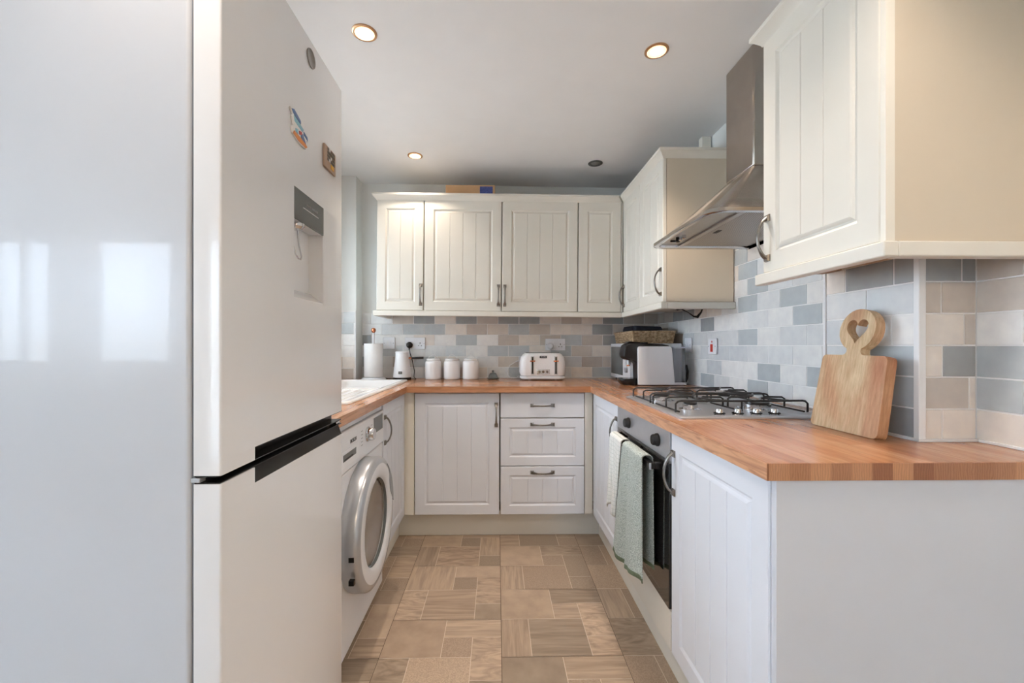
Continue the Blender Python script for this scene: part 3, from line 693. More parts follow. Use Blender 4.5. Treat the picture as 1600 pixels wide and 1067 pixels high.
def crown_profile(s=1):
    # (out, z): small cove rising outwards
    return [(0.012, 0.0), (-0.002, 0.0), (-0.006, 0.008), (-0.018, 0.022), (-0.028, 0.030), (-0.028, 0.043), (0.012, 0.043)]
mb = MB()
CZ0 = UZ+UH-0.004
UX1 = 0.815
pr = crown_profile()
# back crown along x with mitred return on the left
r1 = [(-0.783+(o if o < 0 else 0.012), UY+o+0.004, CZ0+z) for o, z in pr]; r2 = [(UX1+o, UY+o+0.004, CZ0+z) for o, z in pr]
r0 = [(-0.783+(o if o < 0 else 0.012), YB-0.012, CZ0+z) for o, z in pr]
mb.loft([r0, r1, r2])
o = mb.build('cornice', M['cab'], smooth=35); tag(o, 'cream cornice along the tops of the back wall cabinets', 'cornice'); uppers.append(o)
mb = MB(); mb.box(-0.800, UX1, UY-0.014, UY+0.020, UZ-0.036, UZ-0.003); mb.box(-0.800, -0.768, UY+0.02, YB-0.012, UZ-0.036, UZ-0.003)
o = mb.build('light_rail', M['cab'], bevel=0.004); tag(o, 'cream light rail under the back wall cabinets', 'light rail'); uppers.append(o)
piv = Matrix.Translation((0, 0, 1.75)) @ Matrix.Rotation(TILT, 4, 'Y') @ Matrix.Translation((0, 0, -1.75))
for c in uppers: c.matrix_world = piv @ c.matrix_basis
bpy.context.view_layer.update()

# right corner wall unit (two doors), faces -x
UXF = 0.822
UYN = 2.088
uc = cabinet('corner_wall_cabinet', 'cream two-door wall cabinet left of the cooker hood', (UXF, 2.748, UZ-0.006), RZ, 2.748-UYN, UH, XR-UXF-0.012, cm='carcs')
door(uc, 0.004, 0.315, 0, UH, 1, 0.018, 0.102, fr=0.058)
door(uc, 0.318, 0.660, 0, UH, 1, 0.318, 0.102, fr=0.058)
mb = MB(); zz = CZ0-0.006
ra = [(UXF+o+0.004, UY-0.004+o, zz+z) for o, z in pr]
rb_ = [(UXF+o+0.004, UYN+(o if o < 0 else 0.012), zz+z) for o, z in pr]
rc = [(XR-0.03, UYN+(o if o < 0 else 0.012), zz+z) for o, z in pr]
mb.loft([ra, rb_, rc]); tag(mb.build('cornice', M['cab'], smooth=35), 'cream cornice on the corner wall cabinet beside the hood', 'cornice')
mb = MB(); mb.box(UXF-0.014, UXF+0.02, UYN-0.013, UY-0.016, UZ-0.042, UZ-0.009); mb.box(UXF+0.02, XR-0.006, UYN-0.013, UYN+0.02, UZ-0.042, UZ-0.009)
tag(mb.build('light_rail', M['cab'], bevel=0.004), 'cream light rail under the corner wall cabinet', 'light rail')

# near right wall unit
NX = 0.832; NY0, NY1 = 0.893, 1.315
mb = MB()
un = thing('wall_cabinet', 'large cream wall cabinet nearest the camera, above chopping board', 'kitchen cabinet', (NX, NY1, UZ), RZ)
w = NY1-NY0; t = .016
D1 = XR-NX-0.012; D2 = PX-NX-0.012; yn = NY1-(PY0-0.008)      # local x where the pier starts
mb.box(0, t, .021, D2, 0, UH); mb.box(w-t, w, .021, D1, 0, UH); mb.box(t, yn, .021, D2, .03, .03+t); mb.box(yn, w-t, .021, D1, .03, .03+t); mb.box(t, yn, .021, D2, UH-t, UH); mb.box(yn, w-t, .021, D1, UH-t, UH)
mb.box(0, yn, D2-.006, D2, 0, UH)
mb.build('carcass', M['carcs'], un)
door(un, 0.004, w-0.014, 0, UH, 2, 0.024, 0.105, fr=0.062)
box('side_filler', M['carc'], w-0.012, w, 0.001, 0.021, 0, UH, un)
MB().box(0.03, 0.10, .045, D2-0.03, -0.006, 0.03).build('underside_batten', M['raw'], un)
MB().box(0.16, 0.26, D2-0.075, D2-0.012, -0.002, 0.03).build('hanging_bracket', M['raw'], un)
mb = MB(); zz = CZ0
ra = [(XR-0.012, NY0+(o if o < 0 else 0.012), zz+z) for o, z in pr]; rb_ = [(NX+o+0.004, NY0+(o if o < 0 else 0.012), zz+z) for o, z in pr]; rc = [(NX+o+0.004, NY1-(o if o < 0 else 0.012)+0.0, zz+z) for o, z in pr]
mb.loft([ra, rb_, rc]); tag(mb.build('cornice', M['cab'], smooth=35), 'cream cornice on the wall cabinet nearest the camera', 'cornice')
mb = MB(); mb.box(NX-0.014, NX+0.018, NY0-0.013, NY1+0.015, UZ-0.036, UZ-0.003); mb.box(NX+0.018, XR-0.006, NY0-0.013, NY0+0.018, UZ-0.036, UZ-0.003)
tag(mb.build('light_rail', M['cab'], bevel=0.003), 'cream light rail under the wall cabinet nearest the camera', 'light rail')
# box on the back cabinets, boxed pipe on the corner unit
bx = thing('cardboard_box', 'long cardboard box with blue label on top of back wall cabinets', 'box', (-0.18, 2.86, CZ0+0.004))
box('carton', M['card'], -0.16, 0.165, -0.07, 0.07, 0.0, 0.118, bx, 0.002)
box('blue_label', M['blue'], 0.065, 0.15, -0.0715, -0.07, 0.01, 0.108, bx)
tag(box('pipe_casing', M['carc'], 1.135, 1.183, 2.32, 2.36, CZ0-0.006, ceil_z(1.1)-0.002), 'small cream block between corner cabinet top and ceiling', 'pipe casing')

# ------------------------------------------------------------------ cooker hood
hd = thing('cooker_hood', 'brushed steel chimney cooker hood above the hob', 'cooker hood', (XR, 1.695, 1.60))
HX0 = 0.718-XR; HY = 0.283
ZL = 1.605-1.60
def hring(x0, ya, r, z, n=6):
    # rounded at the two aisle-side corners, square on the wall
    pts = []
    for cy, a0 in ((ya-r, PI/2), (-ya+r, PI)):
        for k in range(n+1):
            a = a0 + PI/2*k/n; pts.append((x0+r + r*math.cos(a), cy + r*math.sin(a), z))
    return [(-0.009, ya, z)] + pts + [(-0.009, -ya, z)]
FX = 0.978-XR; FY = 0.098
mb = MB()
rings = [hring(HX0, HY, .06, 0.0), hring(HX0, HY, .06, .012)]
for t, e in ((0.05, 0), (0.25, 0), (0.5, 0), (0.75, 0), (1, 0)):
    k = t; kk = t**0.82 if t < 1 else 1
    x0 = HX0 + 0.008 + (FX-HX0-0.008)*t
    ya = HY - 0.008 + (FY-HY+0.008)*t
    z = .016 + (.232-.016)*(t**1.12)
    rings.append(hring(x0, ya, .055*(1-t)+.012, z))
mb.loft(rings, caps=False)
mb.build('canopy', M['hoodst'], hd, smooth=35)
mb = MB()
mb.loft([hring(HX0, HY, .06, .002), hring(HX0+.012, HY-.012, .05, -.004), hring(HX0+.022, HY-.022, .045, 0.0), hring(HX0+.024, HY-.024, .044, .010)], caps=False)
mb.build('rim', M['chrome'], hd, smooth=50)
box('underside_panel', M['steel'], HX0+.02, -0.01, -HY+.02, HY-.02, .010, .0115, hd)
box('divider_strip', M['steel'], HX0+.12, HX0+.142, -HY+.025, HY-.025, .003, .010, hd, .001)
box('grease_filter', M['filter'], HX0+.146, -0.03, -HY+.035, HY-.035, .005, .0095, hd, .001)
box('filter_catch', M['blackm'], HX0+.165, HX0+.18, -.02, .02, .003, .005, hd)
for yy in (0.075, 0.045, 0.015): MB().lathe([(.0085, 0), (.0085, -.014), (.006, -.016)], (HX0+.07, yy+.06, .010)).build('switch_button', M['black'] if yy == 0.075 else M['chrome'], hd)
for yy in (0.105, 0.165): box('switch_frame', M['black'], HX0+.052, HX0+.088, yy+0.005, yy+.009, .004, .010, hd)
box('flue', M['hoodst'], FX, -0.008, -FY, FY, .232, ceil_z(XR)-1.60-0.001, hd, .006)

# ------------------------------------------------------------------ hob
hb = thing('gas_hob', 'stainless steel four-burner gas hob set in the right worktop', 'hob', (0.84, 1.635, WT))
hx0, hx1, hy0, hy1 = .587-.84, 1.095-.84, 1.345-1.635, 1.925-1.635
mb = MB()
def rz_(x0, x1, y0, y1, r, z): return [(p[0], p[1], z) for p in rrect(x0, x1, y0, y1, r, 4)]
mb.loft([rz_(hx0, hx1, hy0, hy1, .012, 0.0003), rz_(hx0, hx1, hy0, hy1, .012, .005), rz_(hx0+.006, hx1-.006, hy0+.006, hy1-.006, .01, .0085), rz_(hx0+.026, hx1-.026, hy0+.026, hy1-.026, .01, .0085), rz_(hx0+.034, hx1-.034, hy0+.034, hy1-.034, .02, .003)])
mb.build('tray', M['ovenst'], hb, smooth=40)
BUR = [(.705, 1.805, .036), (.712, 1.548, .026), (.975, 1.80, .026), (.968, 1.56, .046)]
for x, y, r in BUR:
    b = MB().lathe([(r*1.5, 0), (r*1.5, .002), (r*1.1, .004), (r, .006), (r, .017), (r*.9, .019)], (x-.84, y-1.635, .003)).build('burner', M['chrome'], hb)
    MB().lathe([(r*.86, .019), (r*.9, .021), (r*.88, .0255), (r*.3, .0275), (0, .028)], (x-.84, y-1.635, .003)).build('burner_cap', M['iron'], b)
for x in (.745, .807, .869, .931):
    k = MB().lathe([(.017, 0), (.017, .002), (.0115, .004), (.0115, .02), (.010, .0225), (0, .0228)], (x-.84, 1.405-1.635, .003), seg=20).build('knob', M['chrome'], hb)
    MB().lathe([(.0185, 0), (.0185, .0035), (.0165, .004)], (x-.84, 1.405-1.635, .0085), seg=20, caps=False).build('knob_ring', M['black'], k)
def grate(yc, xl, xr):
    mb = MB(); zt = .047; hh = .105; r = .0036
    xm = (xl+xr)/2
    for s in (-1, 1):
        y = yc + s*hh
        mb.tube([(xl, y, .004), (xl, y, zt-.010), (xl+.008, y, zt-.002), (xl+.018, y, zt), (xm-.01, y, zt-.001), (xm+.01, y, zt-.001), (xr-.018, y, zt), (xr-.008, y, zt-.002), (xr, y, zt-.010), (xr, y, .004)], r)
    mb.tube([(xl+.012, yc-hh, .010), (xl+.012, yc+hh, .010)], r*.9); mb.tube([(xr-.012, yc-hh, .010), (xr-.012, yc+hh, .010)], r*.9); mb.tube([(xm, yc-hh, .012), (xm, yc+hh, .012)], r*.9)
    mb.tube([(xm, yc-hh, .012), (xm, yc-hh, zt)], r*.9); mb.tube([(xm, yc+hh, .012), (xm, yc+hh, zt)], r*.9)
    for bx_ in (xl+(xm-xl)*.5, xm+(xr-xm)*.5):
        for s in (-1, 1):
            # V-shaped finger from the long bar towards the burner and back
            mb.tube([(bx_-.05, yc+s*hh, zt), (bx_-.012, yc+s*.040, zt), (bx_, yc+s*.030, zt), (bx_+.012, yc+s*.040, zt), (bx_+.05, yc+s*hh, zt)], r)
        for s in (-1, 1):
            e = bx_ + s*(xm-xl)*.5*.92
            mb.tube([(e, yc, .012), (e, yc, zt-.006), (e-s*.01, yc, zt), (bx_+s*.030, yc, zt+.001), (bx_+s*.026, yc, zt-.004)], r)
    return mb.build('pan_support', M['iron'], hb, smooth=60)
grate(1.785-1.635, .612-.84, 1.07-.84)
grate(1.545-1.635, .612-.84, 1.07-.84)

# ------------------------------------------------------------------ oven
ov = thing('built_in_oven', 'built-in electric oven with steel control panel under the hob', 'oven', (XRF, 1.961, 0.28), RZ)
ow = 0.594
box('housing', M['blackm'], 0.004, ow-0.004, .022, .56, 0.0, .590, ov)
box('control_panel', M['ovenst'], 0, ow, -0.002, .022, .487, .592, ov, .0015)
box('door', M['glassdk'], 0, ow, -0.004, .0215, .004, .478, ov, .002)
for xk in (0.171, 0.493):
    k = MB().lathe([(.0225, 0), (.0225, -.006), (.0195, -.009), (.0185, -.019), (.016, -.0215), (0, -.0218)], (xk-.0, -.002, .535), axis='Y', seg=28).build('knob', M['blackm'], ov)
    box('knob_grip', M['black'], xk-.003, xk+.003, -.0250, -.0212, .520, .550, k, .001)
hnd = MB(); hnd.box(.035, ow-.045, -.052, -.030, .448, .468); h_ = hnd.build('handle', M['black'], ov, .003)
for a in (.036, ow-.066): box('handle_bracket', M['black'], a, a+.020, -.031, -.004, .4475, .4685, h_, .002)
box('handle_end_cap', M['silver'], ow-.0462, ow-.0435, -.0525, -.0455, .447, .469, h_, .001)
box('trim_strip', M['steel'], 0, ow, -.003, .02, .479, .4865, ov)
oh = thing('oven_housing_unit', 'cream housing panel beneath the built-in oven', 'kitchen cabinet', (XRF, 1.66, .15))
box('front_panel', M['cab'], 0, .018, -.296, .300, 0, .128, oh, .001); box('shelf', M['carc'], .018, .5, -.296, .300, .112, .128, oh)

# towels
def cloth(name, ya, yb, yba, ybb, zt, zbf, zbb, xo, fold, mats, hem=None, hang=0.0, parent=None, seed=1, loc=(0, 0, 0)):
    """draped over the bar: front sheet (towards -x) and back sheet. y range top (ya..yb), bottom (yba..ybb)"""
    R_ = random.Random(seed); ph = [R_.uniform(0, 6) for _ in range(4)]
    mb = MB(); nu, nv = 40, 26
    rows = []
    bar_x, bar_r = 0.522, 0.014
    path = []
    for k in range(nv+1): path.append(('f', k/nv))
    for k in range(1, 7): path.append(('o', k/7))
    for k in range(0, nv+1): path.append(('b', k/nv))
    for kind, t in path:
        row = []
        for i in range(nu+1):
            u = i/nu
            if kind == 'f': d = 1-t; zb = zbf + 0.018*math.sin(u*5+ph[3]) + 0.02*(u if hang else 0)
            elif kind == 'b': d = t; zb = zbb + 0.012*math.sin(u*4+ph[2])
            else: d = 0; zb = 0
            z = zt - d*(zt - zb) if kind != 'o' else zt + bar_r*0.75*math.sin(PI*t)
            y = (ya + (yb-ya)*u)*(1-d) + (yba + (ybb-yba)*u)*d
            amp = fold*(0.25 + d)
            wv = amp*(math.sin(u*2*PI*1.6+ph[0]) + 0.45*math.sin(u*2*PI*3.3+ph[1]))
            if kind == 'f': x = bar_x - bar_r - 0.003 - 0.010*d*xo + wv - fold*0.6
            elif kind == 'b': x = bar_x + bar_r + min(wv*0.3, 0.006)
            else:
                x0_ = bar_x - bar_r - 0.003 + 0.25*fold*(math.sin(u*2*PI*1.6+ph[0]) + 0.45*math.sin(u*2*PI*3.3+ph[1])) - fold*0.6
                x = x0_ + (bar_x+bar_r - x0_)*(0.5-0.5*math.cos(PI*t))
            if kind == 'f': x = min(x, 0.508 - 0.002)
            row.append((x, y, z))
        rows.append(row)
    verts = [p for r in rows for p in r]; n = nu+1
    for k in range(len(rows)-1):
        for i in range(nu):
            hm = 1 if (hem and (k < 1 or k >= len(rows)-2)) else 0
            mb.f.append([k*n+i, k*n+i+1, (k+1)*n+i+1, (k+1)*n+i]); mb.mi.append(hm); mb.tint.append((1, 1, 1))
    mb.v = verts
    o = mb.build(name, mats, smooth=80)
    s = o.modifiers.new('solid', 'SOLIDIFY'); s.thickness = 0.004; s.offset = 1
    return o
o = cloth('hand_towel', 1.455, 1.665, 1.455, 1.745, .752, .305, .36, 1, .009, [M['terry'], M['hem']], hem=True, seed=4)
tag(o, 'sage green flecked terry towel hanging over the oven handle', 'towel')
o2 = cloth('tea_towel', 1.70, 1.86, 1.765, 1.872, .752, .44, .47, 1, .006, [M['check']], seed=9)
tag(o2, 'white finely checked tea towel on oven handle, left of green towel', 'towel')

# ------------------------------------------------------------------ fridge freezer (faces +x): world-aligned parts under an empty
fr = thing('fridge_freezer', 'tall white fridge freezer with water dispenser at the left', 'fridge freezer', (-0.8, 1.05, 0))
def L3(x, y, z): return (x+0.8, y-1.05, z)
FXF = -0.490; FY0, FY1 = 0.755, 1.3475; FD = 0.048; FT = 1.944
def fb(name, m, x0, x1, y0, y1, z0, z1, parent=fr, bevel=0, seg=3): return box(name, m, x0+.8, x1+.8, y0-1.05, y1-1.05, z0, z1, parent, bevel, seg)
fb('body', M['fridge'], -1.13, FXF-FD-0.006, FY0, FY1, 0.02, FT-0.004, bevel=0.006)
fb('gasket', M['gasket'], FXF-FD-0.006, FXF-FD+0.001, FY0+0.006, FY1-0.006, 0.06, FT-0.012)
DG = 0.13                                                   # start of the grip cut-out (from the near edge)
GY = 0.862
# upper door with dispenser opening: built of slabs around the recess
DY0, DY1, DZ0, DZ1 = 1.027, 1.198, 1.258, 1.530
zb, zg = 0.9125, 0.939
mb = MB()
def face_prof():
    # plan outline of the door (x,y), rounded front vertical edges
    pts = [(FXF-FD, FY0+0.002)]
    for k in range(5): a = -PI/2 + PI/2*k/4; pts.append((FXF-0.004+0.004*math.cos(a), FY0+0.006+0.004*math.sin(a)))
    for k in range(7): a = PI/2*k/6; pts.append((FXF-0.02+0.02*math.cos(a), FY1-0.012+0.010*math.sin(a)))
    pts.append((FXF-FD, FY1-0.002)); return pts
def slab(mb, ya, yb, za, zb_, x0=FXF-FD, x1=FXF): mb.box(x0+.8, x1+.8, ya-1.05, yb-1.05, za, zb_)
outl = [(p[0]+.8, p[1]-1.05) for p in face_prof()]
ud = MB()
ud.prism(outl, DZ1, FT, 'Z')
near = [p for p in outl if p[1] < DY0-1.05]; 
nearp = [outl[0]] + outl[1:6] + [(FXF+.8, DY0-1.05), (FXF-FD+.8, DY0-1.05)]
farp = [(FXF-FD+.8, DY1-1.05), (FXF+.8, DY1-1.05)] + outl[6:]
ud.prism(nearp, DZ0, DZ1, 'Z'); ud.prism(farp, DZ0, DZ1, 'Z')
ud.prism(outl, zg, DZ0, 'Z')
np2 = [outl[0]] + outl[1:6] + [(FXF+.8, GY-1.05), (FXF-FD+.8, GY-1.05)]
ud.prism(np2, zb, zg, 'Z')
udo = ud.build('upper_door', M['fdoor'], fr, smooth=50)
ld = MB(); z2, z3 = 0.8975, 0.866
ld.prism(outl, 0.06, z3, 'Z'); ld.prism(np2, z3, z2, 'Z')
ldo = ld.build('lower_door', M['fdoor'], fr, smooth=50)
# black grips
g = MB(); slab(g, GY, FY1-.004, zb, zg, FXF-FD, FXF-0.034); slab(g, FY0+.004, FY1-.004, zb-0.003, zb, FXF-FD, FXF-0.004)
slab(g, GY, FY1-.004, zg-0.0025, zg, FXF-0.034, FXF-0.0008); slab(g, GY, GY+.003, zb, zg, FXF-.034, FXF-.0008)
g.build('upper_grip', M['black'], udo, .0006)
g = MB(); slab(g, FY0+.004, FY1-.004, z2, z2+0.0025, FXF-FD, FXF-0.003); slab(g, GY, FY1-.004, z3, z2, FXF-FD, FXF-0.020)
g.prism([(FXF-.020+.8, z2), (FXF-.020+.8, z3), (FXF-.0008+.8, z3), (FXF-.004+.8, z3+.003), (FXF-.014+.8, z2)], GY-1.05, FY1-.004-1.05, 'Y')
g.build('lower_grip', M['black'], ldo, .0006)
fb('hinge', M['chrome'], FXF-.030, FXF-.006, FY1-.035, FY1-.008, z2+.003, z2+.011, bevel=.002)
fb('hinge_plate', M['silver'], FXF-FD-.004, FXF-FD+.012, FY0-.0, FY0+.016, z2+.003, zb-.004, bevel=.001)
# dispenser
dp = MB()
slab(dp, DY0, DY1, DZ0, DZ1, FXF-FD+.001, FXF-.040); slab(dp, DY0, DY0+.002, DZ0, 1.453, FXF-.04, FXF-.001); slab(dp, DY1-.002, DY1, DZ0, 1.453, FXF-.04, FXF-.001)
dp.prism([(FXF-.040+.8, DZ0), (FXF-.001+.8, DZ0), (FXF-.001+.8, DZ0+.004), (FXF-.036+.8, DZ0+.03), (FXF-.040+.8, DZ0+.03)], DY0-1.05, DY1-1.05, 'Y')
dpo = dp.build('dispenser', M['fdoor'], udo)
s = MB(); slab(s, DY0, DY1, 1.453, DZ1, FXF-.004, FXF+.001); s.build('dispenser_panel', M['dgrey'], udo, .001)
s = MB(); slab(s, DY0, DY1, 1.453, DZ1, FXF-.036, FXF-.0045); s.build('dispenser_head', M['fdoor'], dpo)
s = MB(); slab(s, DY0+.045, DY1-.035, 1.4905, 1.4925, FXF+.001, FXF+.0014); s.build('dispenser_line', M['white'], udo)
text('WATER DISPENSER', .008, 'dispenser_text', M['silver'], udo, L3(FXF+.0013, 1.125, 1.504), (PI/2, 0, PI/2))
s = MB(); s.lathe([(.021, 0), (.021, -.008), (.015, -.014)], L3(FXF-.020, 1.078, 1.452)); s.build('dispenser_nozzle', M['chrome'], dpo)
s = MB(); yc_, hw_ = 1.078, .017
s.tube([L3(FXF-.024, yc_-hw_, 1.442), L3(FXF-.020, yc_-hw_, 1.40), L3(FXF-.013, yc_-hw_+.001, 1.372), L3(FXF-.011, yc_-hw_*.4, 1.363), L3(FXF-.011, yc_+hw_*.4, 1.363), L3(FXF-.013, yc_+hw_-.001, 1.372), L3(FXF-.020, yc_+hw_, 1.40), L3(FXF-.024, yc_+hw_, 1.442)], .0022)
s.build('dispenser_lever', M['chrome'], dpo, smooth=60)
s = MB(); s.lathe([(0, .0018), (.0205, .0018), (.0215, .0026), (.0237, .0026), (.0237, 0.0)], L3(FXF+.0003, 1.117, 1.897), axis='X', seg=32, caps=False); s.build('badge', M['pewter'], udo)
# magnets
mg = thing('fridge_magnet', 'blue, white and orange seaside-shaped magnet on the fridge door', 'magnet', (FXF+.001, 1.045, 1.675))
def yzprism(mb, pts, x0, x1, mi=0): mb.prism(pts, x0, x1, 'X', mi)
out = [(-.046, .030), (-.030, .036), (.000, .026), (.026, .024), (.022, .008), (.040, .002), (.046, -.010), (.036, -.012), (.044, -.026), (.034, -.034), (-.008, -.034), (-.036, -.026), (-.040, -.012), (-.030, -.004), (-.034, .006), (-.040, .012), (-.034, .018)]
MAGC = [mat('magnet orange', (226, 142, 72), .4), mat('magnet blue', (96, 124, 172), .4), mat('magnet turquoise', (140, 190, 206), .4), mat('magnet white', (224, 222, 222), .4), mat('magnet red', (196, 88, 90), .4), mat('magnet grey', (110, 96, 84), .6)]
mb = MB(); yzprism(mb, out, 0, .004); mb.build('backing', M['ceramic'], mg)
mb = MB()
yzprism(mb, [(-.034, -.026), (-.008, -.032), (.032, -.032), (.040, -.026), (.020, -.020), (-.030, -.018)], .004, .0052, 0)
yzprism(mb, [(-.042, .028), (-.030, .033), (.004, .022), (.004, .014), (-.030, .020)], .004, .0052, 1)
yzprism(mb, [(-.030, .018), (.002, .012), (.020, .008), (.014, .000), (-.026, .006)], .004, .0052, 2)
yzprism(mb, [(.020, .004), (.040, -.001), (.042, -.009), (.022, -.004)], .004, .0052, 1)
yzprism(mb, [(-.004, -.006), (.010, -.002), (.010, -.010), (-.002, -.014)], .004, .0052, 4)
yzprism(mb, [(.006, -.012), (.016, -.004), (.032, -.022), (.008, -.021)], .004, .0052, 1)
yzprism(mb, [(-.022, -.008), (-.010, -.006), (-.010, -.017), (-.022, -.016)], .004, .0052, 2)
mb.build('picture', MAGC, mg)
mg = thing('fridge_magnet', 'square brown and grey picture magnet near fridge door edge', 'magnet', (FXF+.001, 1.231, 1.680))
MB().box(0, .006, -.040, .040, -.032, .032).build('backing', mat('magnet wood', (176, 150, 130), .6), mg, .001)
mb = MB()
R_ = random.Random(2)
for a in range(5):
    for b in range(4):
        mb.box(.006, .0072, -.022+a*.011, -.013+a*.011, -.008+b*.0098, -.001+b*.0098, R_.choice([0, 1, 0, 2]))
mb.box(.006, .0076, .002, .022, -.024, -.012, 3)
mb.build('picture', [mat('magnet stone', (110, 108, 102), .6), MAGC[3], MAGC[5], mat('magnet yellow', (232, 178, 70), .4)], mg)

# ------------------------------------------------------------------ washing machine (faces +x)
wm = thing('washing_machine', 'white front-loading washing machine under the left worktop', 'washing machine', (-0.84, 1.71, 0.0), PI/2)
# local: x -> world y, front (-y) -> world +x. front plane local y = -(0.84-0.545)=-0.295
WF = -0.297
wmx = 0.298
mb = MB(); mb.box(-wmx, wmx, WF, .25, .03, .688)
mb.build('body', M['wmwhite'], wm, .006)
for sx in (-1, 1):
    for yy in (-.24, .2): MB().lathe([(.02, 0), (.02, .03)], (sx*.25, yy, .003), seg=16).build('foot', M['blackm'], wm)
box('top_panel', M['wmwhite'], -wmx, wmx, WF+.004, .25, .842, .862, wm, .004)
box('control_panel', M['wmwhite'], -wmx, wmx, WF-.006, .25, .692, .838, wm, .006)
dl = MB(); dl.lathe([(.031, 0), (.031, -.004), (.026, -.008), (.0245, -.026), (.022, -.030), (0, -.031)], (.045, WF-.006, .778), axis='Y', seg=36); dl = dl.build('dial', M['chrome'], wm)
box('display', M['dgrey'], .135, .272, WF-.0075, WF-.006, .760, .828, wm)
for k in range(5):
    box('program_mark', M['ink'], -.035, -.015, WF-.0065, WF-.006, .748+k*.014, .7495+k*.014, wm)
    box('program_mark', M['ink'], .095, .112, WF-.0065, WF-.006, .748+k*.014, .7495+k*.014, wm)
dw = MB(); dw.box(-.285, -.07, WF-.008, WF-.006, .712, .772); dwo = dw.build('detergent_drawer', M['white'], wm, .001)
box('drawer_grip', M['dgrey'], -.235, -.10, WF-.0085, WF-.0078, .736, .760, dwo); box('drawer_slot', M['black'], -.225, -.135, WF-.009, WF-.0085, .738, .744, dwo)
text('BOSCH', .020, 'brand_text', M['ink'], wm, (-.125, WF-.0068, .792), (PI/2, 0, 0), bold=.0002)
dr_c = (-0.005, WF, .440)
mb = MB(); mb.lathe([(.250, 0), (.253, -.006), (.252, -.048), (.248, -.058), (.240, -.064), (.225, -.067)], dr_c, axis='Y', seg=64, caps=False)
dor = mb.build('door', M['silver'], wm, smooth=40)
mb = MB(); mb.lathe([(.225, -.066), (.215, -.068), (.178, -.066), (.168, -.058), (.166, -.030)], dr_c, axis='Y', seg=64, caps=False); mb.build('door_ring', M['wmwhite'], dor, smooth=50)
mb = MB(); mb.lathe([(.166, -.040), (.150, -.036), (.12, -.022), (.08, -.010), (.0, -.004)], dr_c, axis='Y', seg=48, caps=False); mb.build('door_glass', M['bowl'], dor, smooth=80)
mb = MB(); mb.lathe([(.170, -.052), (.166, -.056), (.160, -.046)], dr_c, axis='Y', seg=48, caps=False); mb.build('glass_seal', M['dgrey'], dor)
# grip recess on the door's right upper side
pts = []
for k in range(9):
    a = math.radians(0 + 58*k/8); pts.append((dr_c[0]+.232*math.cos(a), dr_c[2]+.232*math.sin(a)))
for k in range(8, -1, -1):
    a = math.radians(2 + 44*k/8); rr0 = .232 - .042*math.sin(PI*min(1, (k+.6)/8.8)) if k < 8 else .226
    pts.append((dr_c[0]+rr0*math.cos(a), dr_c[2]+rr0*math.sin(a)))
MB().prism(pts, WF-.0695, WF-.066, 'Y').build('grip', mat('grey grip', (150, 154, 160), .4), dor)
for zz_ in (.395, .475): box('door_hinge', M['black'], dr_c[0]-.252, dr_c[0]-.236, WF-.052, WF-.034, zz_-.075, zz_-.058, dor)

# ------------------------------------------------------------------ downlights
for i, (x, y, on) in enumerate(DOWN):
    lab = ['lit recessed downlight nearest fridge, front left of ceiling', 'lit recessed downlight in front right of ceiling near the hood',
           'lit recessed downlight above back left cabinets', 'unlit dark recessed downlight above the back right cabinets',
           'lit recessed downlight behind the photographer, left', 'lit recessed downlight behind the photographer, right'][i]
    z = ceil_z(x)
    t = thing('recessed_downlight', lab, 'downlight', (x, y, z), 0, 'recessed ceiling downlights')
    mb = MB(); mb.lathe([(.046, 0.0), (.046, -.003), (.042, -.005), (.031, -.004), (.029, -.0008)], (0, 0, 0), caps=False)
    mb.build('bezel', M['bezel'] if on else M['dgrey'], t, smooth=60)  # lit bezels take the lamplit tone, the unlit one stays grey
    if on: MB().lathe([(.024, -.0026), (.036, -.0052), (.0365, -.0048)], (0, 0, 0), caps=False).build('glow_ring', M['glow'], t)  # emissive ring imitates the lamp's glow on the bezel
    mb = MB(); mb.lathe([(0, -.0022), (.024, -.0022), (.029, -.001)], (0, 0, 0), caps=False)
    mb.build('lamp', M['bulb'] if on else M['steel'], t)
    if on:
        l = bpy.data.lights.new('downlight_lamp', 'SPOT'); l.energy = SPOT_W * (0.6 if i == 2 else 1.15 if i < 2 else 1.0); l.color = WARM; l.spot_size = math.radians(112); l.spot_blend = 0.9; l.shadow_soft_size = 0.03
        lo = bpy.data.objects.new('downlight_lamp', l); lo.parent = t; lo.location = (0, 0, -0.02); C.objects.link(lo)

pn = thing('unseen_pendant_lamp', 'unseen pendant lamp added behind the camera for warm light', 'lamp', (0.75, -1.1, ceil_z(0.75)))  # unseen lamp, added for warm light from the right rear
MB().lathe([(.05, 0), (.05, -.02), (.012, -.03)], (0, 0, 0)).build('ceiling_rose', M['white'], pn)
MB().tube([(0, 0, -.02), (0, 0, -.26)], .003).build('flex', M['white'], pn)
MB().lathe([(.03, -.25), (.11, -.36), (.16, -.44), (.158, -.44), (.107, -.36), (.028, -.252)], (0, 0, 0), caps=False).build('shade', M['white'], pn, smooth=60)
l = bpy.data.lights.new('unseen_pendant_bulb', 'POINT'); l.energy = PEND_W; l.color = (1.0, 0.72, 0.45); l.shadow_soft_size = 0.05
lo = bpy.data.objects.new('unseen_pendant_bulb', l); lo.parent = pn; lo.location = (0, 0, -0.43); C.objects.link(lo)
# ------------------------------------------------------------------ worktop things
Z = WT + 0.0008
def vec(y): return None
# chopping board
cbd = thing('chopping_board', 'thick mango wood chopping board with heart-cut handle against tiles', 'chopping board', (.947, 1.152, Z+.0006), RZ)
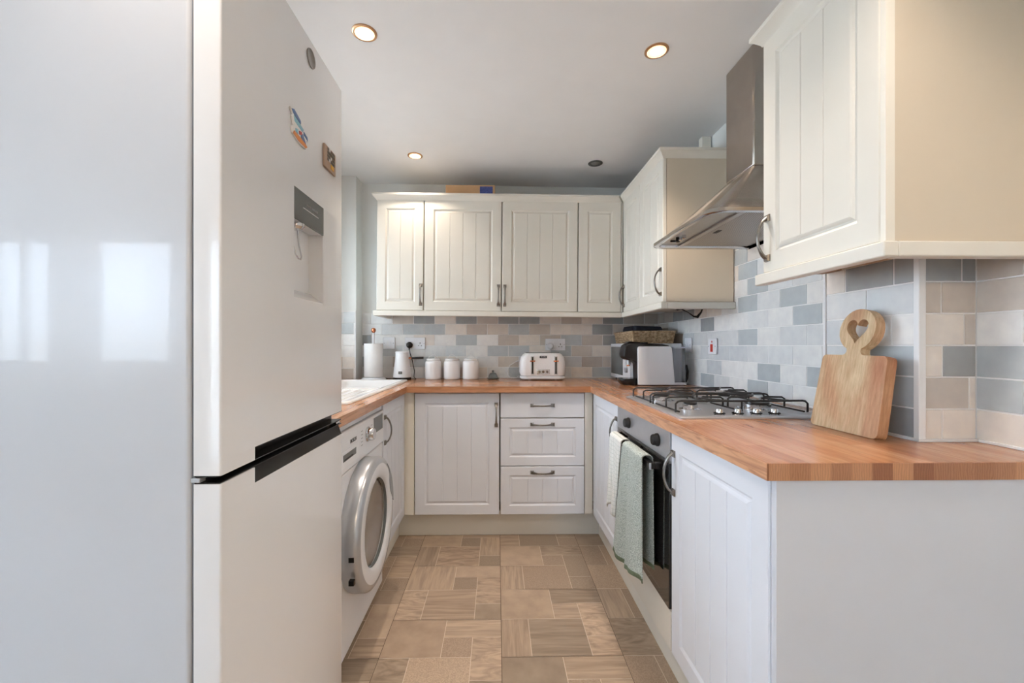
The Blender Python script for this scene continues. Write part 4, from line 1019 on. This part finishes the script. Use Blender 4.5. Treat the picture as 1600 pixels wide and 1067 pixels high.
# local x -> -y world ; local y(front -y) -> world -x ... front faces aisle
cbd.rotation_euler = (math.radians(-9.5), 0, RZ)
w2 = .112; hb_ = .212
outl = [(p[0], p[1]) for p in rrect(-w2, w2, 0, hb_, .014, 5)]
hc = (0, .283); hr = .058
# full outline: body + neck + ring
def board_outline():
    P = []
    for k in range(6): a = -PI/2 + PI/2*k/5; P.append((w2-.014+.014*math.cos(a), .014+.014*math.sin(a)))
    for k in range(6): a = PI/2*k/5; P.append((w2-.006-.014+.014*math.cos(a), hb_-.014+.014*math.sin(a)))
    P += [(.036, hb_), (.027, hb_+.003), (.023, hb_+.010), (.0235, hb_+.018)]
    a0 = math.radians(-52)
    for k in range(25): a = a0 + (PI+2*math.radians(52))*k/24; P.append((hr*math.cos(a), hc[1]+hr*math.sin(a)))
    P += [(-.0235, hb_+.018), (-.023, hb_+.010), (-.027, hb_+.003), (-.036, hb_)]
    for k in range(6): a = PI/2 + PI/2*k/5; P.append((-w2+.006+.014+.014*math.cos(a), hb_-.014+.014*math.sin(a)))
    for k in range(6): a = PI + PI/2*k/5; P.append((-w2+.014+.014*math.cos(a), .014+.014*math.sin(a)))
    return P
def heart():
    P = []
    for k in range(36):
        t = 2*PI*k/36
        P.append((.00235*16*math.sin(t)**3*.92, hc[1] + .0004 + .00235*(13*math.cos(t)-5*math.cos(2*t)-2*math.cos(3*t)-math.cos(4*t))))
    return P
def holed(name, outer, hole, y0, y1, m, parent, bevel):
    bm = bmesh.new(); eds = []
    for lp in (outer, hole):
        vs = [bm.verts.new((x, y0, z)) for x, z in lp]
        for i in range(len(vs)): eds.append(bm.edges.new((vs[i], vs[(i+1) % len(vs)])))
    r = bmesh.ops.triangle_fill(bm, use_beauty=True, use_dissolve=False, edges=eds)
    ff = [f for f in bm.faces]
    ex = bmesh.ops.extrude_face_region(bm, geom=ff)
    bmesh.ops.translate(bm, verts=[v for v in ex['geom'] if isinstance(v, bmesh.types.BMVert)], vec=(0, y1-y0, 0))
    bmesh.ops.recalc_face_normals(bm, faces=bm.faces)
    me = bpy.data.meshes.new(name); bm.to_mesh(me); bm.free(); me.materials.append(m); me.shade_smooth(); me.set_sharp_from_angle(angle=math.radians(50))
    o = bpy.data.objects.new(name, me); C.objects.link(o); o.parent = parent
    if bevel:
        b = o.modifiers.new('bevel', 'BEVEL'); b.width = bevel; b.segments = 3; b.limit_method = 'ANGLE'; b.angle_limit = math.radians(60)
    return o
holed('board', board_outline(), heart(), 0, .026, M['mango'], cbd, .003)

# toaster
ts = thing('toaster', 'white four-slice toaster with copper levers below wall socket', 'toaster', (.313, 2.955, Z))
tw, td, thh = .158, .085, .185
mb = MB()
def tr(sx, sy, z, r): return [(p[0], p[1], z) for p in rrect(-sx, sx, -sy, sy, r, 6)]
mb.loft([tr(tw-.008, td-.004, .032, .04), tr(tw-.001, td, .05, .045), tr(tw-.002, td, .120, .045), tr(tw-.010, td-.004, .155, .045), tr(tw-.026, td-.012, .176, .04), tr(tw-.042, td-.022, .185, .035)])
mb.build('body', M['emboss'], ts, smooth=60)
mb = MB(); mb.loft([tr(tw-.014, td-.006, .006, .04), tr(tw-.004, td, .012, .045), tr(tw-.004, td, .021, .045), tr(tw-.012, td-.006, .026, .04)]); mb.build('base', M['white'], ts, smooth=60)
mb = MB(); mb.loft([tr(tw-.010, td-.004, .026, .042), tr(tw-.006, td-.001, .029, .044), tr(tw-.010, td-.004, .032, .042)]); mb.build('chrome_band', M['chrome'], ts, smooth=60)
for sx in (-1, 1): MB().lathe([(.01, 0), (.01, .007)], (sx*.09, -.04, 0), seg=12).build('foot', M['silver'], ts)
for xx in (-.073, .086):
    box('lever_track', M['silver'], xx-.011, xx+.011, -td-.0025, -td+.006, .040, .163, ts, .001); box('lever_slot', M['black'], xx-.0045, xx+.0045, -td-.0035, -td-.002, .044, .158, ts)
    MB().lathe([(.004, 0), (.004, .034)], (xx-.017, -td-.010, .131), axis='X', seg=12).build('lever', M['copper'], ts)
box('name_badge', M['ink'], -.024, .024, -td-.003, -td+.004, .152, .167, ts, .001)
text('Breville', .011, 'badge_text', M['white'], ts, (0, -td-.0032, .1595), (PI/2, 0, 0), bold=.0001)
box('dial_panel', M['chrome'], -.044, .044, -td-.0035, -td+.004, .042, .075, ts, .002)
for k in range(3): MB().lathe([(.009, 0), (.008, -.004)], (-.026+k*.026, -td-.0035, .058), axis='Y', seg=16).build('button', M['pewter'], ts)
box('bread_slots', M['dgrey'], -.115, .115, -.05, .05, .185, .190, ts, .001)
# toaster cord
tag(MB().tube([(.155, 3.00, .93), (.135, 3.01, .915), (.10, 3.03, .912), (.075, 3.05, .93), (.07, 3.06, .96), (.09, 3.065, 1.0), (.14, 3.065, 1.03), (.20, 3.06, 1.045), (.30, 3.055, 1.04), (.395, 3.05, 1.06), (.400, 3.052, 1.085)], .0026).build('power_cord', M['white'], smooth=60), 'thin white cord looping out left of the toaster', 'cord')

# canisters
def canister(x, y, label):
    t = thing('storage_canister', label, 'canister', (x, y, Z), random.uniform(-.3, .3), 'white embossed canisters')
    MB().lathe([(.052, 0), (.056, .004), (.057, .02), (.057, .108), (.055, .122), (.048, .130)], (0, 0, 0)).build('body', M['emboss'], t, smooth=60)
    MB().lathe([(.048, .130), (.050, .132), (.050, .140), (.045, .145), (.0, .147)], (0, 0, 0)).build('lid', M['ceramic'], t, smooth=50)
    return t
cpt = []
for i, (x, lab) in enumerate(((-.452, 'white embossed canister nearest the milk frother, leftmost of three'), (-.320, 'white embossed canister in the middle of the three'), (-.188, 'white embossed canister nearest the butter dish, rightmost of three'))):
    c = canister(x, 2.99, lab); c.rotation_euler.z = 0
    MB().tube([(-.040, -.006, .136), (-.034, -.006, .148), (-.010, -.006, .170), (0, -.006, .172), (.010, -.006, .170), (.034, -.006, .148), (.040, -.006, .136)], .0028).build('lid_handle', M['ceramic'], c, smooth=60)
# milk frother
mf = thing('milk_frother', 'white milk frother jug with dark handle and black base', 'milk frother', (-.662, 2.95, Z))
MB().lathe([(.060, 0), (.062, .003), (.062, .014), (.058, .017)], (0, 0, 0)).build('base', M['black'], mf, smooth=50)
MB().lathe([(.060, .017), (.060, .03), (.054, .09), (.047, .15), (.045, .180), (.043, .184), (.041, .180)], (0, 0, 0)).build('jug', M['white'], mf, smooth=60)
MB().lathe([(.046, .184), (.0475, .189), (.045, .194), (.0, .196)], (0, 0, 0)).build('lid', M['white'], mf, smooth=50)
h_ = MB().tube([(.052, 0, .148), (.068, 0, .149), (.098, 0, .150), (.148, 0, .151)], [.006, .0065, .0078, .008], flat=(1, 1)).build('handle', M['blackm'], mf, smooth=60)
MB().tube([(.046, 0, .148), (.066, 0, .149)], .0072).build('handle_collar', M['copper'], h_, smooth=60)
box('front_badge', M['dgrey'], -.012, .012, -.0615, -.05, .042, .060, mf); text('lavazza', .0055, 'badge_text', M['white'], mf, (0, -.062, .051), (PI/2, 0, 0))
tag(MB().tube([(-.715, 2.975, .912), (-.735, 2.985, .911), (-.765, 2.985, .912), (-.80, 3.02, .912)], .0028).build('power_cord', M['black'], smooth=60), 'black cord on worktop between paper roll and milk frother', 'cord')
# paper towel holder
pt = thing('paper_towel_holder', 'white paper towel stand with copper ball finial and roll', 'paper towel holder', (-.862, 2.958, Z))
MB().lathe([(.082, 0), (.084, .003), (.078, .012), (.062, .018), (.02, .020)], (0, 0, 0)).build('base', M['white'], pt, smooth=50)
MB().lathe([(.0065, .018), (.0065, .325)], (0, 0, 0), seg=16).build('pole', M['white'], pt)
MB().lathe([(0.001, .324), (.009, .327), (.0152, .336), (.0165, .344), (.0135, .354), (.006, .360), (0.0005, .361)], (0, 0, 0), seg=20).build('finial', M['copper'], pt, smooth=80)
rl_ = tag(MB().lathe([(.020, .0), (.0625, .0), (.064, .002), (.064, .228), (.0625, .230), (.020, .230), (.020, 0)], (-.862, 2.958, Z+.0205), seg=40, caps=False).build('paper_towel_roll', M['paper'], smooth=50), 'white paper towel roll on the stand', 'paper roll')
# butter dish
bd = thing('butter_dish', 'small dark grey lidded butter dish left of the toaster', 'butter dish', (-.030, 2.97, Z))
MB().lathe([(.030, 0), (.044, .006), (.046, .010), (.040, .009)], (0, 0, 0)).build('dish', M['slate'], bd, smooth=50)
mb = MB(); mb.loft([tr(.033, .030, .010, .008), tr(.031, .028, .022, .008), tr(.022, .018, .042, .008), tr(.012, .010, .046, .006)]); ldd = mb.build('lid', M['slate'], bd, smooth=50)
MB().lathe([(.004, .045), (.004, .052), (.009, .056), (.009, .061), (.0, .064)], (0, 0, 0), seg=16).build('lid_knob', M['slate'], ldd, smooth=60)

# microwave (faces -x)
mw = thing('microwave', 'white microwave in the right back corner behind the coffee machine', 'microwave', (.83, 3.075, Z), RZ)
box('body', M['white'], 0, .445, .014, .325, .012, .250, mw, .004)
box('door', M['white'], .0, .320, 0, .013, .014, .250, mw, .003); box('door_window', M['dgrey'], .018, .295, -.002, 0, .040, .228, mw)
box('control_strip', M['white'], .322, .445, 0, .013, .014, .250, mw, .003)
for zz_ in (.08, .165): MB().lathe([(.018, 0), (.017, -.014), (0, -.0145)], (.384, 0, zz_), axis='Y', seg=20).build('knob', M['silver'], mw)
for sx in (.03, .41):
    for yy in (.04, .29): MB().lathe([(.012, 0), (.012, .013)], (sx, yy, 0), seg=10).build('foot', M['blackm'], mw)
# wicker basket
bk = thing('wicker_basket', 'shallow wicker basket on top of the microwave', 'basket', (.99, 2.86, Z+.2505))
bxs, bys, bhh = .135, .200, .072
mb = MB(); nr = 9
def rectpath(s, z, wob, ph):
    pts = []; N_ = 14
    cs = [(-bxs, -bys), (bxs, -bys), (bxs, bys), (-bxs, bys)]
    i = 0
    for a in range(4):
        p, q = cs[a], cs[(a+1) % 4]; n_ = 8 if a % 2 == 0 else 12
        for k in range(n_):
            f = k/n_; x = p[0]+(q[0]-p[0])*f; y = p[1]+(q[1]-p[1])*f
            d = wob*(1 if (i+ph) % 2 == 0 else -1); nx, ny = [(0, -1), (1, 0), (0, 1), (-1, 0)][a]
            if k == 0: d = 0
            pts.append(((x+nx*d)*s, (y+ny*d)*s, z)); i += 1
    pts.append(pts[0]); return pts
for r in range(nr):
    z = .006 + r*(bhh-.010)/(nr-1)
    mb.tube(rectpath(.94+.06*r/(nr-1), z, .0055, r), .0042, seg=6)
wv_ = mb.build('weave', M['wicker'], bk, smooth=60)
mb = MB()
for p in rectpath(1, 0, 0, 0)[:-1]: mb.tube([(p[0]*.94, p[1]*.94, .002), (p[0], p[1], bhh+.003)], .003, seg=6)
mb.build('stakes', M['wicker'], bk)
mb = MB(); mb.tube(rectpath(1.01, bhh+.002, .002, 0), .006, seg=8); mb.build('rim', M['wicker'], bk, smooth=60)
box('base', M['wicker'], -.124, .124, -.186, .186, .001, .006, bk)
# things in the basket
mb = MB(); mb.loft([[(p[0], p[1], z+.004*math.sin(9*p[0]+k)) for p in rrect(-.10+k*.003, .105-k*.004, -.13, .11, .03, 5)] for k, z in enumerate((0, .012, .02, .028))])
o = mb.build('folded_pouch', M['navy'], smooth=60, loc=(.975, 2.85, Z+.334)); tag(o, 'black folded pouch lying on top of the wicker basket', 'pouch')
o = box('paper_stack', M['paper'], .885, 1.09, 2.72, 2.98, Z+.312, Z+.3285, bevel=.002); tag(o, 'stack of white papers inside the wicker basket', 'papers')
o = box('magazine_stack', mat('pale green magazines', (196, 204, 176), .6), .88, 1.085, 2.71, 2.99, Z+.2575, Z+.3115, bevel=.002); tag(o, 'pale magazines filling the wicker basket', 'magazines')
# coffee machine: side view, front faces -x
cm = thing('coffee_machine', 'black and white pod coffee machine beside the microwave', 'coffee machine', (.92, 2.545, Z))
# local x: -.2 front .. +.22 ; near side at y=-.065
cy0, cy1 = -.066, .060
mb = MB(); pts = [(-.088, .004), (.130, .004), (.112, .232), (-.090, .232)]
def rp2(pts, r=.016):
    out_ = []
    n_ = len(pts)
    for i in range(n_):
        p = Vector(pts[i]); a = (Vector(pts[i-1])-p).normalized(); b = (Vector(pts[(i+1) % n_])-p).normalized()
        rr2 = r if i >= 2 else .006
        for k in range(5):
            t = k/4; q = (p+a*rr2)*(1-t)**2 + p*2*t*(1-t) + (p+b*rr2)*t*t; out_.append((q.x, q.y))
    return out_
mb.prism(rp2(pts), cy0, cy0+.016, 'Y'); mb.build('near_side_panel', M['white'], cm, .002)
mb = MB(); mb.prism(rp2(pts), cy1-.010, cy1, 'Y'); mb.build('far_side_panel', M['white'], cm, .002)
core = [(-.082, .004), (.120, .004), (.105, .238), (.06, .246), (-.07, .252), (-.135, .250), (-.158, .238), (-.166, .205), (-.168, .168), (-.150, .152), (-.120, .150), (-.086, .130)]
mb = MB(); mb.prism(core, cy0+.0165, cy1-.0105, 'Y'); mb.build('body', M['blackm'], cm, .008, seg=3)
mb = MB(); mb.prism([(-.150, .250), (-.128, .262), (-.10, .258), (-.02, .2555), (-.02, .250)], cy0+.030, cy1-.022, 'Y'); mb.build('lever', M['black'], cm, .002)
MB().lathe([(.014, 0), (.014, .026), (.010, .03)], (-.128, -.003, .121), seg=16).build('spout', M['silver'], cm); 
MB().lathe([(.010, 0), (.010, .008)], (-.128, -.003, .1125), seg=16).build('spout_tip', M['copper'], cm)
mb = MB(); mb.loft([[(p[0], p[1], z) for p in rrect(-.190+i_, -.0825, cy0+.012, cy1-.010, .03, 5)] for z, i_ in ((.003, .02), (.02, .004), (.036, 0), (.040, .004))]); mb.build('drip_tray', M['black'], cm, smooth=50)
mb = MB(); mb.loft([[(p[0], p[1], z) for p in rrect(.128, .205, cy0+.010, cy1-.006, .022, 5)] for z in (.018, .22)]); mb.build('water_tank', M['glass'], cm, smooth=50)
mb = MB(); mb.loft([[(p[0], p[1], z) for p in rrect(.126, .208, cy0+.008, cy1-.004, .022, 5)] for z in (.221, .229)]); mb.build('tank_lid', M['silver'], cm, smooth=50)
mb = MB(); mb.loft([[(p[0], p[1], z) for p in rrect(.118, .208, cy0+.006, cy1-.004, .022, 5)] for z in (.003, .017)]); mb.build('tank_foot', M['white'], cm, smooth=50)
MB().tube([(.212, -.02, .018), (.222, -.02, .04), (.224, -.02, .08), (.216, -.02, .12)], .008).build('tank_cable', M['black'], cm, smooth=60)

# ------------------------------------------------------------------ sockets and switches
def plate(name, label, loc, rz, w_, double=False, cat='wall socket', kind='socket'):
    t = thing(name, label, cat, loc, rz)
    box('faceplate', M['white'], -w_/2, w_/2, -.009, 0, -.043, .043, t, .0025)
    def holes(cx):
        for a, b, c_, d in ((-.0022, .0022, .004, .013), (-.0135, -.0075, -.012, -.008), (.0075, .0135, -.012, -.008)):
            box('socket_hole', M['black'], cx+a, cx+b, -.0096, -.0088, c_-.006, d-.006, t)
    if kind == 'socket':
        for cx in ((-.036, .036) if double else (0,)): holes(cx)
        for cx in ((-.011, .011) if double else (.02,)): box('rocker', M['white'], cx-.0055, cx+.0055, -.013, -.009, .012, .030, t, .001)
    for cx in (-w_/2+.009, w_/2-.009):
        MB().lathe([(.0022, 0), (.0022, -.0008)], (cx, -.009, 0), axis='Y', seg=10).build('screw', M['ink'], t)
    return t
ys = YB-0.0095
t = plate('wall_switch', 'white fused switch plate behind the paper towel roll', (-.788, ys, 1.162), 0, .086, kind='spur', cat='wall switch')
box('rocker', M['white'], .006, .016, -.013, -.009, -.012, .012, t, .001); box('fuse_cover', M['trim'], -.016, -.003, -.0105, -.009, -.014, .014, t, .001)
plate('wall_socket', 'white double socket with black plug above the frother', (-.598, ys, 1.160), 0, .147, True)
plate('wall_socket', 'white double socket with white plug above the toaster', (.425, ys, 1.152), 0, .147, True)
def plug(label, loc, m, r=.021):
    t = thing('plug', label, 'plug', loc)
    MB().lathe([(r, 0), (r, -.006), (r*.86, -.020), (r*.7, -.024), (0, -.0245)], (0, 0, 0), axis='Y', seg=24).build('body', m, t, smooth=50)
    box('cord_grip', m, -.004, .004, -.016, -.004, -r-.012, -r+.004, t, .001); return t
plug('round black plug in the socket above the frother', (-.637, ys-.010, 1.148), M['blackm'], .023)
plug('round white plug in the socket above the toaster', (.387, ys-.010, 1.140), M['white'], .023)
tag(MB().tube([(-.637, ys-.018, 1.115), (-.632, ys-.018, 1.09), (-.615, ys-.016, 1.03), (-.600, 3.07, .96), (-.600, 3.05, .920), (-.585, 3.02, .911), (-.575, 2.99, .911)], .003).build('power_cord', M['black'], smooth=60), 'black cord hanging from the plug behind the milk frother', 'cord')
xs_ = XR-.0095
t = plate('wall_switch', 'plain white switch plate on right wall behind coffee machine', (xs_, 2.583, 1.148), RZ, .086, kind='switch', cat='wall switch')
box('rocker', M['white'], -.006, .006, -.013, -.009, -.012, .012, t, .001)
t = plate('cooker_switch', 'white cooker switch with red rocker on the right wall', (xs_, 2.288, 1.140), RZ, .086, kind='switch', cat='wall switch')
box('rocker', M['red'], -.010, .010, -.014, -.009, -.030, .012, t, .001); box('neon', M['red'], -.004, .004, -.0105, -.009, .020, .030, t)
# under-cabinet transformer and wire below the corner unit
tag(MB().tube([(.905, 2.16, UZ-.022), (.93, 2.17, UZ-.040), (.96, 2.19, UZ-.034), (1.0, 2.20, UZ-.05), (1.03, 2.20, UZ-.072), (1.05, 2.2, UZ-.075), (1.07, 2.2, UZ-.05), (1.08, 2.2, UZ-.022)], [.002, .004, .004, .002, .004, .008, .005, .002]).build('light_cable', M['black'], smooth=60), 'black cable with inline switch under the corner wall cabinet', 'cable')
